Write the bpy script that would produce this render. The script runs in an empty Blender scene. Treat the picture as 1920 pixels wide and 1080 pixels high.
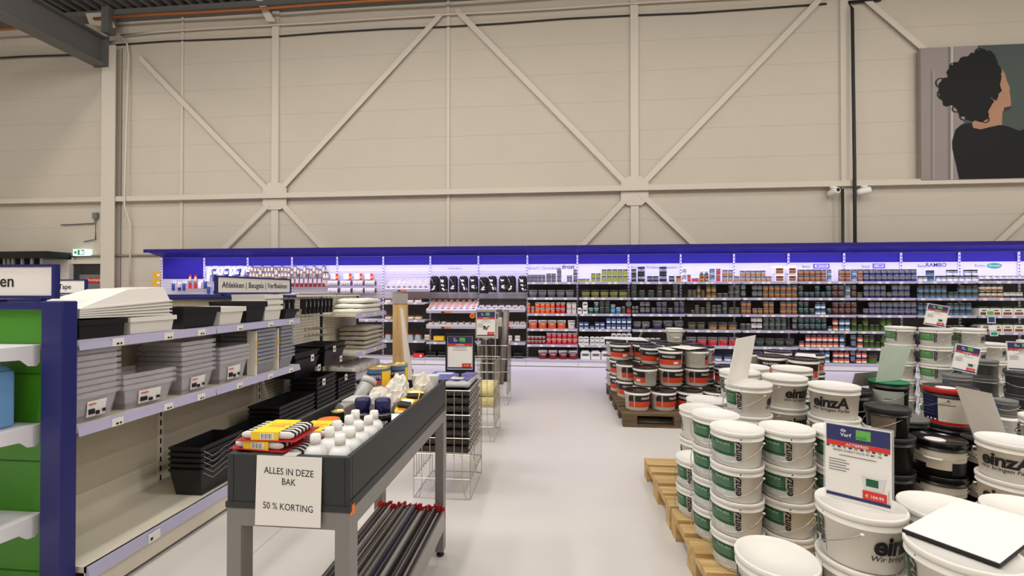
import bpy, math, random
from math import pi, sin, cos, radians
from mathutils import Vector, Matrix
random.seed(7)
SC = bpy.context.scene
COL = SC.collection

# ------------------------------------------------------------------ camera, world, lights, exposure
F, CX, CY = 850.0, 960.0, 540.0
YAW, PITCH, EYE = radians(5.45), radians(0.47), Vector((0, 0, 1.44))
cam = bpy.data.cameras.new('camera')
cam.sensor_width = 36.0
cam.lens = F / 1920 * 36
cam.clip_start = 0.02
cam_o = bpy.data.objects.new('camera', cam)
cam_o.location = EYE
cam_o.rotation_euler = (pi / 2 + PITCH, 0, YAW)
COL.objects.link(cam_o)
SC.camera = cam_o
SC.view_settings.view_transform = 'Standard'
SC.view_settings.look = 'None'
SC.view_settings.gamma = 1.0
SC.view_settings.use_curve_mapping = False
SC.view_settings.exposure = 0.17
w = bpy.data.worlds.new('world')
SC.world = w
w.use_nodes = True
w.node_tree.nodes['Background'].inputs[0].default_value = (1.0, 0.95, 0.9, 1)
w.node_tree.nodes['Background'].inputs[1].default_value = 0.12


def area_light(name, loc, size, size_y, power, color, rot=(0, 0, 0)):
    l = bpy.data.lights.new(name, 'AREA')
    l.shape = 'RECTANGLE'
    l.size, l.size_y, l.energy, l.color = size, size_y, power, color
    o = bpy.data.objects.new(name, l)
    o.location, o.rotation_euler = loc, rot
    COL.objects.link(o)
    return o


WARM = (1.0, 0.955, 0.905)
for lx in (-14.0, -9.5, -5.5, -1.5, 3.0, 7.5, 12.0):          # hall ceiling lamps; rearmost row added as unseen frontal fill
    for ly, power in ((-8.2, 66.0), (-3.4, 82.0), (1.4, 56.0), (5.2, 58.0)):
        area_light('ceiling_lamp', (lx, ly, 7.55), 0.35, 1.6, power * (1.35 if lx in (-5.5, -1.5) and ly > -4 else 1.0), WARM)
    p_ = bpy.data.lights.new('upper_wall_fill', 'POINT')               # unseen fill lamps, added to brighten the upper walls
    p_.energy, p_.color, p_.shadow_soft_size = 200.0, WARM, 0.3
    po = bpy.data.objects.new('upper_wall_fill', p_)
    po.location = (lx + 2.2, 1.0, 7.3)
    COL.objects.link(po)
# light strip behind the front lip of the purple canopy, shining back on the shelf wall
area_light('canopy_lamp', (0.45, 8.74, 2.235), 17.8, 0.03, 150.0, (0.50, 0.46, 1.0), (radians(8), 0, 0))


def ray(px, py):
    r = Vector((cos(YAW), sin(YAW), 0))
    f = Vector((-sin(YAW) * cos(PITCH), cos(YAW) * cos(PITCH), sin(PITCH)))
    u = Vector((sin(YAW) * sin(PITCH), -cos(YAW) * sin(PITCH), cos(PITCH)))
    return f + r * ((px - CX) / F) + u * ((CY - py) / F)


def at_y(px, py, y): d = ray(px, py); return EYE + d * (y / d.y)
def at_x(px, py, x): d = ray(px, py); return EYE + d * (x / d.x)
def at_z(px, py, z): d = ray(px, py); return EYE + d * ((z - EYE.z) / d.z)
def at_d(px, dist): d = ray(px, 547); d.z = 0; return Vector((d.x * dist, d.y * dist, 0))


# ------------------------------------------------------------------ materials
def lin(c):
    c = c / 255.0
    return c / 12.92 if c <= 0.04045 else ((c + 0.055) / 1.055) ** 2.4


MATS = {}


def mat(name, rgb, rough=0.5, metal=0.0, spec=0.5, noise=0.0, nscale=20.0, trans=0.0, alpha=1.0, emit=0.0, bump=0.0, bscale=150.0, ior=1.45, coat=0.0):
    if name in MATS:
        return MATS[name]
    m = bpy.data.materials.new(name)
    m.use_nodes = True
    nt = m.node_tree
    b = nt.nodes['Principled BSDF']
    c = (lin(rgb[0]), lin(rgb[1]), lin(rgb[2]), 1)
    b.inputs['Base Color'].default_value = c
    b.inputs['Roughness'].default_value = rough
    b.inputs['Metallic'].default_value = metal
    b.inputs['Specular IOR Level'].default_value = spec
    b.inputs['IOR'].default_value = ior
    b.inputs['Transmission Weight'].default_value = trans
    b.inputs['Alpha'].default_value = alpha
    b.inputs['Coat Weight'].default_value = coat
    if emit:
        b.inputs['Emission Color'].default_value = c
        b.inputs['Emission Strength'].default_value = emit
    if noise or bump:
        tc = nt.nodes.new('ShaderNodeTexCoord')
        n = nt.nodes.new('ShaderNodeTexNoise')
        n.inputs['Scale'].default_value = nscale
        n.inputs['Detail'].default_value = 4
        nt.links.new(tc.outputs['Object'], n.inputs['Vector'])
        if noise:
            mx = nt.nodes.new('ShaderNodeMix')
            mx.data_type = 'RGBA'
            nt.links.new(n.outputs['Fac'], mx.inputs['Factor'])
            mx.inputs['A'].default_value = tuple(v * (1 - noise) for v in c[:3]) + (1,)
            mx.inputs['B'].default_value = tuple(min(1, v * (1 + noise)) for v in c[:3]) + (1,)
            nt.links.new(mx.outputs['Result'], b.inputs['Base Color'])
        if bump:
            n2 = nt.nodes.new('ShaderNodeTexNoise')
            n2.inputs['Scale'].default_value = bscale
            nt.links.new(tc.outputs['Object'], n2.inputs['Vector'])
            bp = nt.nodes.new('ShaderNodeBump')
            bp.inputs['Strength'].default_value = bump
            bp.inputs['Distance'].default_value = 0.01
            nt.links.new(n2.outputs['Fac'], bp.inputs['Height'])
            nt.links.new(bp.outputs['Normal'], b.inputs['Normal'])
    MATS[name] = m
    return m


def wall_material():
    """cream sandwich panels, horizontal joints every 0.62 m, faint orange-peel skin"""
    m = mat('cream_wall_panels', (198, 189, 174), 0.62, noise=0.04, nscale=1.3)
    nt = m.node_tree
    b = nt.nodes['Principled BSDF']
    g = nt.nodes.new('ShaderNodeNewGeometry')
    sp = nt.nodes.new('ShaderNodeSeparateXYZ')
    nt.links.new(g.outputs['Position'], sp.inputs[0])

    def math_node(op, a, v):
        n = nt.nodes.new('ShaderNodeMath')
        n.operation = op
        nt.links.new(a, n.inputs[0])
        if isinstance(v, (int, float)):
            n.inputs[1].default_value = v
        else:
            nt.links.new(v, n.inputs[1])
        return n.outputs[0]
    z = math_node('ADD', sp.outputs['Z'], -2.93 + 0.62 * 10)
    fr = math_node('FRACT', math_node('DIVIDE', z, 0.62), 0)
    joint = math_node('LESS_THAN', fr, 0.018)
    mx = nt.nodes.new('ShaderNodeMix')
    mx.data_type = 'RGBA'
    old = b.inputs['Base Color'].links[0].from_socket
    nt.links.new(joint, mx.inputs['Factor'])
    nt.links.new(old, mx.inputs['A'])
    mx.inputs['B'].default_value = (lin(182), lin(172), lin(158), 1)
    nt.links.new(mx.outputs['Result'], b.inputs['Base Color'])
    n2 = nt.nodes.new('ShaderNodeTexNoise')
    n2.inputs['Scale'].default_value = 26
    n2.inputs['Detail'].default_value = 3
    tc = nt.nodes.new('ShaderNodeTexCoord')
    nt.links.new(tc.outputs['Object'], n2.inputs['Vector'])
    bp = nt.nodes.new('ShaderNodeBump')
    bp.inputs['Strength'].default_value = 0.12
    bp.inputs['Distance'].default_value = 0.02
    nt.links.new(n2.outputs['Fac'], bp.inputs['Height'])
    nt.links.new(bp.outputs['Normal'], b.inputs['Normal'])
    return m


def wood_material(name, c1, c2, scale=2.0, stretch=(1, 12, 12)):
    if name in MATS:
        return MATS[name]
    m = mat(name, c1, 0.7)
    nt = m.node_tree
    b = nt.nodes['Principled BSDF']
    tc = nt.nodes.new('ShaderNodeTexCoord')
    mp = nt.nodes.new('ShaderNodeMapping')
    mp.inputs['Scale'].default_value = stretch
    n = nt.nodes.new('ShaderNodeTexNoise')
    n.inputs['Scale'].default_value = scale
    n.inputs['Detail'].default_value = 6
    r = nt.nodes.new('ShaderNodeValToRGB')
    r.color_ramp.elements[0].position, r.color_ramp.elements[1].position = 0.32, 0.68
    r.color_ramp.elements[0].color = (lin(c2[0]), lin(c2[1]), lin(c2[2]), 1)
    r.color_ramp.elements[1].color = (lin(c1[0]), lin(c1[1]), lin(c1[2]), 1)
    nt.links.new(tc.outputs['Object'], mp.inputs[0])
    nt.links.new(mp.outputs[0], n.inputs['Vector'])
    nt.links.new(n.outputs['Fac'], r.inputs[0])
    nt.links.new(r.outputs[0], b.inputs['Base Color'])
    return m


def pegboard_material():
    m = mat('cream_pegboard', (214, 206, 188), 0.55)
    nt = m.node_tree
    b = nt.nodes['Principled BSDF']
    g = nt.nodes.new('ShaderNodeNewGeometry')
    sp = nt.nodes.new('ShaderNodeSeparateXYZ')
    nt.links.new(g.outputs['Position'], sp.inputs[0])
    outs = []
    for ax in ('Y', 'Z'):
        d = nt.nodes.new('ShaderNodeMath'); d.operation = 'DIVIDE'; d.inputs[1].default_value = 0.03
        f = nt.nodes.new('ShaderNodeMath'); f.operation = 'FRACT'
        l = nt.nodes.new('ShaderNodeMath'); l.operation = 'LESS_THAN'; l.inputs[1].default_value = 0.34
        nt.links.new(sp.outputs[ax], d.inputs[0]); nt.links.new(d.outputs[0], f.inputs[0]); nt.links.new(f.outputs[0], l.inputs[0])
        outs.append(l.outputs[0])
    mu = nt.nodes.new('ShaderNodeMath'); mu.operation = 'MULTIPLY'
    nt.links.new(outs[0], mu.inputs[0]); nt.links.new(outs[1], mu.inputs[1])
    mx = nt.nodes.new('ShaderNodeMix'); mx.data_type = 'RGBA'
    nt.links.new(mu.outputs[0], mx.inputs['Factor'])
    mx.inputs['A'].default_value = (lin(214), lin(206), lin(188), 1)
    mx.inputs['B'].default_value = (lin(92), lin(84), lin(70), 1)
    nt.links.new(mx.outputs['Result'], b.inputs['Base Color'])
    return m


M_FLOOR = mat('white_epoxy_floor', (205, 200, 194), 0.33, noise=0.03, nscale=0.8, spec=0.4)
M_WALL = wall_material()
M_TRIM = mat('cream_steel', (209, 200, 186), 0.5)
M_DECK = mat('grey_roof_deck', (104, 103, 100), 0.5, metal=0.2)
M_BEAM = mat('grey_steel_beam', (102, 101, 99), 0.5)
M_COPPER = mat('copper_pipe', (176, 106, 58), 0.4, metal=0.4)
M_CABLE = mat('black_cable', (44, 42, 40), 0.6)
M_BLACK = mat('black_plastic', (18, 18, 20), 0.42)
M_BLACKM = mat('black_matte', (24, 24, 26), 0.7)
M_BLACKG = mat('black_gloss', (14, 14, 15), 0.2)
M_WHITE = mat('white_plastic', (236, 233, 226), 0.32)
M_CREAM = mat('cream_white_plastic', (225, 221, 213), 0.36, spec=0.4)
M_PAPER = mat('white_paper', (228, 224, 218), 0.75)
M_CARD = mat('pale_card', (232, 224, 210), 0.8)
M_SHELF = mat('cream_shelf_steel', (216, 208, 190), 0.45)
M_WSHELF = mat('white_shelf_steel', (222, 218, 222), 0.4)
M_RAIL = mat('led_tinted_price_rail', (176, 172, 198), 0.3)  # lavender light of the canopy strip put into the rail colour
M_NAVY = mat('navy_blue_paint', (28, 32, 100), 0.4)
M_PURPLE = mat('blue_purple_paint', (44, 35, 124), 0.5, spec=0.2)
M_GREEN = mat('bright_green_panel', (66, 142, 20), 0.4)
M_ANTH = mat('anthracite_panel', (52, 54, 55), 0.45, spec=0.25)
M_ANTHB = mat('anthracite_back', (74, 68, 64), 0.6)
M_GREYLEG = mat('grey_powdercoat', (124, 122, 118), 0.42)
M_WIRE = mat('zinc_wire', (186, 180, 168), 0.35, metal=0.6)
M_CHROME = mat('steel_wire', (178, 174, 168), 0.3, metal=0.8)
M_STEEL = mat('tin_metal', (178, 174, 166), 0.3, metal=0.75)
M_GOLD = mat('gold_tin_metal', (196, 172, 110), 0.28, metal=0.8)
M_RED = mat('sign_red', (206, 48, 40), 0.5)
M_DRED = mat('deep_red', (168, 30, 36), 0.45)
M_DNAVY = mat('sign_navy', (42, 46, 96), 0.55)
M_SGREEN = mat('sign_green', (98, 168, 74), 0.55)
M_INK = mat('black_ink', (22, 21, 24), 0.6)
M_GREYINK = mat('grey_ink', (96, 92, 92), 0.7)
M_YELLOW = mat('yellow_print', (246, 200, 38), 0.45)
M_ORANGE = mat('orange_print', (226, 112, 30), 0.5)
M_LGREEN = mat('dark_green_label', (20, 84, 50), 0.42, noise=0.25, nscale=14)
M_BGREEN = mat('mid_green_label', (66, 132, 58), 0.42, noise=0.2, nscale=14)
M_GREYPL = mat('grey_plastic', (118, 118, 116), 0.45)
M_DGREY = mat('dark_grey_plastic', (66, 66, 68), 0.45)
M_PALE = mat('pale_wood', (216, 190, 140), 0.7)
M_CLEAR = mat('clear_plastic', (232, 228, 234), 0.12, trans=0.0, alpha=0.2)
M_FROST = mat('frosted_film', (206, 210, 200), 0.35, alpha=0.72)
M_ACRYL = mat('clear_acrylic', (240, 240, 240), 0.06, alpha=0.22)
M_FILM = mat('plastic_wrap', (235, 232, 228), 0.14, alpha=0.5)
M_LED = mat('led_strip', (214, 208, 255), 0.4, emit=4.0)
W_PINE = wood_material('pine_wood', (208, 178, 124), (172, 136, 84))
W_OLD = wood_material('old_pallet_wood', (110, 90, 62), (70, 56, 40))
W_POST = wood_material('post_wood', (214, 178, 124), (190, 150, 96), 2.0, (10, 10, 1))


# ------------------------------------------------------------------ mesh building
class MB:
    def __init__(s):
        s.v, s.f, s.m, s.s, s.mats = [], [], [], [], []

    def mi(s, m):
        if m not in s.mats:
            s.mats.append(m)
        return s.mats.index(m)

    def add(s, vs, fs, m, smooth=False, M=None):
        b = len(s.v)
        for v in vs:
            v = Vector(v)
            s.v.append(M @ v if M else v)
        k = s.mi(m)
        for f in fs:
            s.f.append([b + i for i in f]); s.m.append(k); s.s.append(smooth)
        return s

    def bx(s, x0, x1, y0, y1, z0, z1, m, M=None):
        vs = [(x, y, z) for z in (z0, z1) for y in (y0, y1) for x in (x0, x1)]
        return s.add(vs, [(0, 2, 3, 1), (4, 5, 7, 6), (0, 1, 5, 4), (2, 6, 7, 3), (0, 4, 6, 2), (1, 3, 7, 5)], m, False, M)

    def taper(s, x0, x1, y0, y1, z0, z1, k, m, M=None, kx=None):
        """box whose foot is k times its top"""
        kx = k if kx is None else kx
        cx, cy, hx, hy = (x0 + x1) / 2, (y0 + y1) / 2, (x1 - x0) / 2, (y1 - y0) / 2
        vs = [(cx + sx * hx * (kx if z == z0 else 1), cy + sy * hy * (k if z == z0 else 1), z) for z in (z0, z1) for sy in (-1, 1) for sx in (-1, 1)]
        return s.add(vs, [(0, 2, 3, 1), (4, 5, 7, 6), (0, 1, 5, 4), (2, 6, 7, 3), (0, 4, 6, 2), (1, 3, 7, 5)], m, False, M)

    def open_box(s, x0, x1, y0, y1, z0, z1, t, m, k=1.0, M=None):
        """open-topped tapered tub with wall thickness t"""
        cx, cy = (x0 + x1) / 2, (y0 + y1) / 2

        def ring(z, kk, ins):
            hx, hy = (x1 - x0) / 2 * kk - ins, (y1 - y0) / 2 * kk - ins
            return [(cx - hx, cy - hy, z), (cx + hx, cy - hy, z), (cx + hx, cy + hy, z), (cx - hx, cy + hy, z)]
        vs = ring(z0, k, 0) + ring(z1, 1, 0) + ring(z1, 1, t) + ring(z0 + t, k, t)
        fs = [(3, 2, 1, 0), (12, 13, 14, 15)]
        for a in (0, 4, 8):
            for i in range(4):
                j = (i + 1) % 4
                fs.append((a + i, a + j, a + 4 + j, a + 4 + i))
        return s.add(vs, fs, m, False, M)

    def lathe(s, prof, m, n=24, M=None, smooth=True, caps=(True, True), ms=None, sy=1.0):
        b = []
        for r, z in prof:
            b += [(r * cos(2 * pi * i / n), r * sin(2 * pi * i / n) * sy, z) for i in range(n)]
        base = len(s.v)
        s.add(b, [], m, smooth, M)
        for k in range(len(prof) - 1):
            mm = s.mi(ms[k] if ms else m)
            for i in range(n):
                j = (i + 1) % n
                s.f.append([base + k * n + i, base + k * n + j, base + (k + 1) * n + j, base + (k + 1) * n + i]); s.m.append(mm); s.s.append(smooth)
        if caps[0]:
            s.f.append([base + i for i in reversed(range(n))]); s.m.append(s.mi(ms[0] if ms else m)); s.s.append(False)
        if caps[1]:
            o = base + (len(prof) - 1) * n
            s.f.append([o + i for i in range(n)]); s.m.append(s.mi(ms[-1] if ms else m)); s.s.append(False)
        return s

    def tube(s, pts, r, m, n=6, closed=False, M=None):
        pts = [Vector(p) for p in pts]
        L = len(pts)
        vs = []
        for i, p in enumerate(pts):
            a = pts[(i - 1) % L] if (closed or i > 0) else p
            c = pts[(i + 1) % L] if (closed or i < L - 1) else p
            t = (c - a).normalized()
            up = Vector((0, 0, 1)) if abs(t.z) < 0.9 else Vector((1, 0, 0))
            x = t.cross(up).normalized(); y = t.cross(x)
            vs += [p + x * (r * cos(2 * pi * k / n)) + y * (r * sin(2 * pi * k / n)) for k in range(n)]
        fs = []
        for i in range(L if closed else L - 1):
            j = (i + 1) % L
            for k in range(n):
                l = (k + 1) % n
                fs.append((i * n + k, j * n + k, j * n + l, i * n + l))
        if not closed:
            fs += [tuple(range(n)), tuple((L - 1) * n + k for k in reversed(range(n)))]
        return s.add(vs, fs, m, n > 5, M)

    def prism(s, poly, d, m, M=None, smooth=False):
        """poly: points (a, b) in the local X-Z plane, extruded along +Y by d"""
        n = len(poly)
        vs = [(a, 0, b) for a, b in poly] + [(a, d, b) for a, b in poly]
        fs = [tuple(range(n)), tuple(reversed(range(n, 2 * n)))] + [((i + 1) % n, i, n + i, n + (i + 1) % n) for i in range(n)]
        return s.add(vs, fs, m, smooth, M)

    def plate(s, q, t, m):
        """quad q (four corners) thickened by t along its normal"""
        q = [Vector(p) for p in q]
        nrm = (q[1] - q[0]).cross(q[3] - q[0]).normalized() * t
        vs = q + [p + nrm for p in q]
        return s.add(vs, [(3, 2, 1, 0), (4, 5, 6, 7), (0, 1, 5, 4), (1, 2, 6, 5), (2, 3, 7, 6), (3, 0, 4, 7)], m)

    def patch(s, R, a0, a1, z0, z1, m, n=10, off=0.0012):
        """curved label on a turned body, R(z) its radius, a0..a1 the angles"""
        vs = []
        for z in (z0, z1):
            vs += [((R(z) + off) * cos(a0 + (a1 - a0) * i / n), (R(z) + off) * sin(a0 + (a1 - a0) * i / n), z) for i in range(n + 1)]
        return s.add(vs, [(i, i + 1, n + 2 + i, n + 1 + i) for i in range(n)], m, True)

    def text(s, body, size, m, fn, bold=0.0, shear=0.0, align='CENTER', space=1.0):
        """lettering; fn maps flat text coordinates (x, y) to a point"""
        vs, fs = glyphs(body, bold, shear, align, space)
        return s.add([fn(x * size, y * size) for x, y in vs], fs, m)

    def mesh(s, name):
        me = bpy.data.meshes.new(name)
        me.from_pydata([tuple(v) for v in s.v], [], s.f)
        for m in s.mats:
            me.materials.append(m)
        me.polygons.foreach_set('material_index', s.m)
        me.polygons.foreach_set('use_smooth', s.s)
        me.update()
        return me


GLY = {}


def glyphs(body, bold, shear, align, space):
    key = (body, bold, shear, align, space)
    if key not in GLY:
        c = bpy.data.curves.new('lettering', 'FONT')
        c.body, c.size, c.offset, c.shear, c.align_x, c.space_character = body, 1.0, bold, shear, align, space
        c.resolution_u = 3
        c.align_y = 'CENTER'
        o = bpy.data.objects.new('lettering', c)
        COL.objects.link(o)
        dg = bpy.context.evaluated_depsgraph_get()
        me = bpy.data.meshes.new_from_object(o.evaluated_get(dg))
        GLY[key] = ([(v.co.x, v.co.y) for v in me.vertices], [tuple(p.vertices) for p in me.polygons])
        bpy.data.objects.remove(o); bpy.data.curves.remove(c); bpy.data.meshes.remove(me)
    return GLY[key]


def link(name, me, parent=None, loc=(0, 0, 0), rot=(0, 0, 0)):
    if isinstance(me, MB):
        me = me.mesh(name)
    o = bpy.data.objects.new(name, me)
    o.location, o.rotation_euler = loc, rot
    COL.objects.link(o)
    if parent:
        o.parent = parent
    return o


def tag(o, label, cat, group=None, kind=None):
    o['label'], o['category'] = label, cat
    if group: o['group'] = group
    if kind: o['kind'] = kind
    return o


def thing(name, label, cat, loc=(0, 0, 0), rot=(0, 0, 0), group=None):
    o = link(name, None, None, loc, rot)
    return tag(o, label, cat, group)


def single(name, mb, label, cat, loc=(0, 0, 0), rot=(0, 0, 0), group=None):
    return tag(link(name, mb, None, loc, rot), label, cat, group)


def struct(name, mb, loc=(0, 0, 0), rot=(0, 0, 0), parent=None):
    o = link(name, mb, parent, loc, rot)
    if not parent: o['kind'] = 'structure'
    return o


def inst(parts, name, label, cat, loc, rz=0.0, group=None, rot=None):
    """a thing from shared part meshes: parts = [(part name, mesh, [sub-parts])]"""
    r = thing(name, label, cat, loc, rot or (0, 0, rz), group)
    for p in parts:
        o = link(p[0], p[1], r)
        for q in (p[2] if len(p) > 2 else ()):
            link(q[0], q[1], o)
    return r


def bevel(o, wd=0.004, seg=2):
    b = o.modifiers.new('bevel', 'BEVEL')
    b.width, b.segments, b.limit_method = wd, seg, 'ANGLE'
    return o


ORD = 'zeroth first second third fourth fifth sixth seventh eighth ninth tenth eleventh twelfth thirteenth fourteenth fifteenth sixteenth'.split()


# ------------------------------------------------------------------ the hall
YW = 9.6
struct('floor', MB().bx(-20, 16, -13, YW + 0.2, -0.1, 0, M_FLOOR))
struct('wall_back', MB().bx(-20, 16, YW, YW + 0.2, 0, 8.4, M_WALL))
struct('wall_left', MB().bx(-20.2, -20, -13, YW + 0.2, 0, 8.4, M_WALL))
struct('wall_right', MB().bx(16, 16.2, -13, YW + 0.2, 0, 8.4, M_WALL))
struct('wall_front', MB().bx(-20, 16, -13.2, -13, 0, 8.4, M_WALL))
mb = MB()
prof = []
x = -20.0
while x < 16:
    prof += [(x, 7.95), (x + 0.11, 7.95), (x + 0.145, 7.84), (x + 0.215, 7.84), (x + 0.25, 7.95)]
    x += 0.25
n = len(prof)
mb.add([(a, -13, b) for a, b in prof] + [(a, YW, b) for a, b in prof], [(i, i + 1, n + i + 1, n + i) for i in range(n - 1)], M_DECK)
mb.bx(-20, 16, -13, YW, 8.1, 8.2, M_DECK)
struct('ceiling', mb)
# floor joints
struct('trim_9', MB().bx(-1.66, -1.655, -2, 9.0, 0.0, 0.0008, mat('floor_joint', (170, 165, 158), 0.6)))
# steel on the wall: rails, posts, crossing braces
tn = [10]


def trim(mb):
    struct('trim_%d' % tn[0], mb); tn[0] += 1


zr = at_y(840, 360, YW - 0.1).z
trim(MB().bx(-20, 16, YW - 0.13, YW - 0.001, zr - 0.055, zr + 0.055, M_TRIM))                      # long middle rail
for px, wd in ((340, 0.05), (515, 0.16), (840, 0.06), (1190, 0.16), (1588, 0.2)):
    xx = at_y(px, 350, YW - (0.035 if wd < 0.1 else 0.05)).x
    trim(MB().bx(xx - wd / 2, xx + wd / 2, YW - (0.035 if wd < 0.1 else 0.05), YW - 0.001, 0, 8.1, M_TRIM))
xx = at_y(203, 300, YW - 0.15).x
trim(MB().bx(xx - 0.17, xx + 0.17, YW - 0.16, YW - 0.14, 0, 7.1, M_TRIM).bx(xx - 0.02, xx + 0.02, YW - 0.14, YW - 0.001, 0, 7.1, M_TRIM))   # column under the roof beam
trim(MB().bx(xx - 0.215, xx - 0.205, YW - 0.02, YW - 0.001, 0, 7.1, M_GREYPL))
trim(MB().bx(xx + 0.18, xx + 0.188, YW - 0.02, YW - 0.001, 0, 7.1, M_GREYPL))


def brace(p, q, wd=0.11):
    a, b = at_y(*p, YW - 0.06), at_y(*q, YW - 0.06)
    d = (b - a).normalized(); s = Vector((-d.z, 0, d.x)) * wd / 2
    m = MB().plate([a - s, b - s, b + s, a + s], 0.012, M_TRIM)
    m.plate([a + s, b + s, b + s + Vector((0, 0.055, 0)), a + s + Vector((0, 0.055, 0))], 0.01, M_TRIM)
    trim(m)


for p, q in (((508, 362), (262, 108)), ((522, 360), (826, 28)), ((1182, 352), (856, 18)), ((1200, 350), (1540, -4)), ((1622, -2), (1734, 94)),
             ((505, 382), (405, 482)), ((524, 378), (612, 472)), ((1180, 366), (1080, 472)), ((1200, 362), (1318, 474)), ((1934, 396), (1850, 474))):
    brace(p, q)
for px, py in ((515, 368), (1190, 358)):                                   # gusset plates at the crossings
    c = at_y(px, py, YW - 0.06)
    trim(MB().prism([(-0.28, -0.18), (-0.14, -0.3), (0.14, -0.3), (0.28, -0.18), (0.28, 0.18), (0.14, 0.3), (-0.14, 0.3), (-0.28, 0.18)], 0.012, M_TRIM, Matrix.Translation((c.x, c.y - 0.006, c.z))))
trim(MB().bx(-20, 16, YW - 0.28, YW - 0.001, 7.72, 7.84, M_BEAM))          # eaves beam


def run(name, label, cat, pts, r, m):
    single(name, MB().tube(pts, r, m, 8), label, cat)


def wavy(z, x0, x1, y, amp=0.02, step=1.3):
    out, x, k = [], x0, 0
    while x <= x1:
        out.append((x, y, z + amp * sin(k * 1.7) - 0.0 * k)); x += step; k += 1
    return out


xb = at_y(217, 100, YW).x
run('copper_pipe', 'copper pipe pair running along the wall just under the roof', 'pipe', wavy(7.62, xb - 0.2, 9, YW - 0.33, 0.012), 0.03, M_COPPER)
run('copper_pipe', 'short copper pipe at the wall top beyond the roof beam', 'pipe', wavy(7.5, -19, xb - 0.9, YW - 0.33, 0.012), 0.03, M_COPPER)
run('conduit_pipe', 'cream conduit under the copper pipe, bending down beside the roof beam', 'pipe',
    [(at_y(250, 470, YW).x, YW - 0.075, 1.6), (at_y(250, 410, YW).x, YW - 0.075, 3.0), (at_y(245, 380, YW).x, YW - 0.15, 3.4), (at_y(245, 360, YW).x, YW - 0.15, 3.7), (at_y(247, 120, YW).x, YW - 0.075, 6.9), (at_y(244, 80, YW).x, YW - 0.075, 7.16), (at_y(232, 64, YW).x, YW - 0.075, 7.36)] + wavy(7.4, at_y(300, 60, YW).x, 9, YW - 0.075, 0.008), 0.02, M_TRIM)
run('black_cable', 'long black cable running along the top of the cream wall', 'cable', wavy(7.18, xb, 6.3, YW - 0.024, 0.018), 0.018, M_CABLE)
run('black_cable', 'black cable along the wall top beyond the roof beam', 'cable', wavy(7.0, -19, xb - 0.6, YW - 0.05, 0.018), 0.02, M_CABLE)
xq = at_y(1591, 200, YW).x
run('black_downpipe', 'black vertical pipe beside the second camera, full wall height', 'pipe', [(6.4, YW - 0.05, 7.2), (xq - 0.02, YW - 0.06, 7.18), (xq, YW - 0.13, 7.0), (xq, YW - 0.17, 3.9), (xq, YW - 0.17, 0.02)], 0.03, M_CABLE)
xq2 = at_y(1570, 400, YW).x
run('black_downpipe', 'short black vertical pipe hanging below the first camera', 'pipe', [(xq2, YW - 0.17, zr - 0.12), (xq2, YW - 0.17, 0.02)], 0.026, M_CABLE)
run('wall_conduit', 'thin dark conduit across the wall above the exit door', 'pipe', [(-19, YW - 0.03, at_y(190, 480, YW).z), (at_y(300, 479, YW).x, YW - 0.03, at_y(190, 480, YW).z)], 0.02, M_GREYPL)
c = at_y(182, 405, YW)
t = thing('junction_box', 'small grey junction box with conduits on the wall above exit door', 'box', (c.x, YW - 0.001, c.z))
link('box_body', MB().bx(-0.06, 0.06, -0.06, 0, -0.07, 0.07, M_GREYPL), t)
link('conduit', MB().tube([(0, -0.03, -0.07), (0, -0.03, -0.55), (-0.3, -0.03, -0.6)], 0.012, M_GREYPL), t)
link('side_conduit', MB().tube([(-0.02, -0.03, -0.07), (-0.04, -0.03, -0.18), (-0.9, -0.03, -0.2)], 0.012, M_GREYPL), t)


def cctv(px, label, turn):
    c = at_y(px, 357, YW - 0.13)
    t = thing('security_camera', label, 'camera', (c.x, YW - 0.13, zr - 0.06))
    link('mount', MB().lathe([(0.06, 0), (0.06, -0.03), (0.03, -0.05)], M_WHITE, 16), t)
    h = link('housing', MB().lathe([(0.0, -0.16), (0.06, -0.15), (0.07, -0.1), (0.07, 0.06), (0.05, 0.08)], M_WHITE, 18), t, (0.0, -0.06, -0.11), (radians(80), 0, turn))
    link('lens', MB().lathe([(0.035, 0.083), (0.035, 0.09), (0.0, 0.09)], M_BLACKG, 14), h)
    for o in t.children: pass


cctv(1562, 'white security camera left of the black pipe, lens facing the shop', radians(8))
cctv(1620, 'white security camera right of the black pipe, turned aside', radians(70))

# roof beam running away from the wall over the shop
xc, yb = at_y(203, 100, YW).x, YW - 0.17
zb = at_y(203, 131, YW).z
t = thing('roof_beam', 'heavy grey steel roof beam above the left side of the shop', 'beam')
link('lower_flange', MB().bx(xc - 0.17, xc + 0.17, -12.9, yb, zb, zb + 0.03, M_BEAM), t)
link('upper_flange', MB().bx(xc - 0.17, xc + 0.17, -12.9, yb, zb + 0.62, zb + 0.65, M_BEAM), t)
link('web', MB().bx(xc - 0.012, xc + 0.012, -12.9, yb, zb + 0.03, zb + 0.62, M_BEAM), t)
link('end_plate', MB().bx(xc - 0.19, xc + 0.19, yb, yb + 0.02, zb - 0.02, zb + 0.68, M_BEAM), t)
for i, dx in enumerate((0, 4.2)):
    zt = 7.72
    m = MB().bx(xc + 1.5 + dx * 0.9, xc + 1.56 + dx * 0.9, -8, YW - 0.3, zt, zt + 0.1, M_BEAM)
t = thing('roof_strut', 'small pale drilled steel bracket where beam meets the wall', 'bracket')
link('bracket_plate', MB().plate([at_y(160, 25, 9.3), at_y(204, 22, 9.3), at_y(216, 52, 9.3), at_y(168, 46, 9.3)], 0.02, M_TRIM), t)
link('hanger_rod', MB().bx(at_y(205, 0, 9.3).x - 0.09, at_y(205, 0, 9.3).x + 0.09, 9.2, 9.38, zb + 0.65, 7.95, M_BEAM), t)
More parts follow.
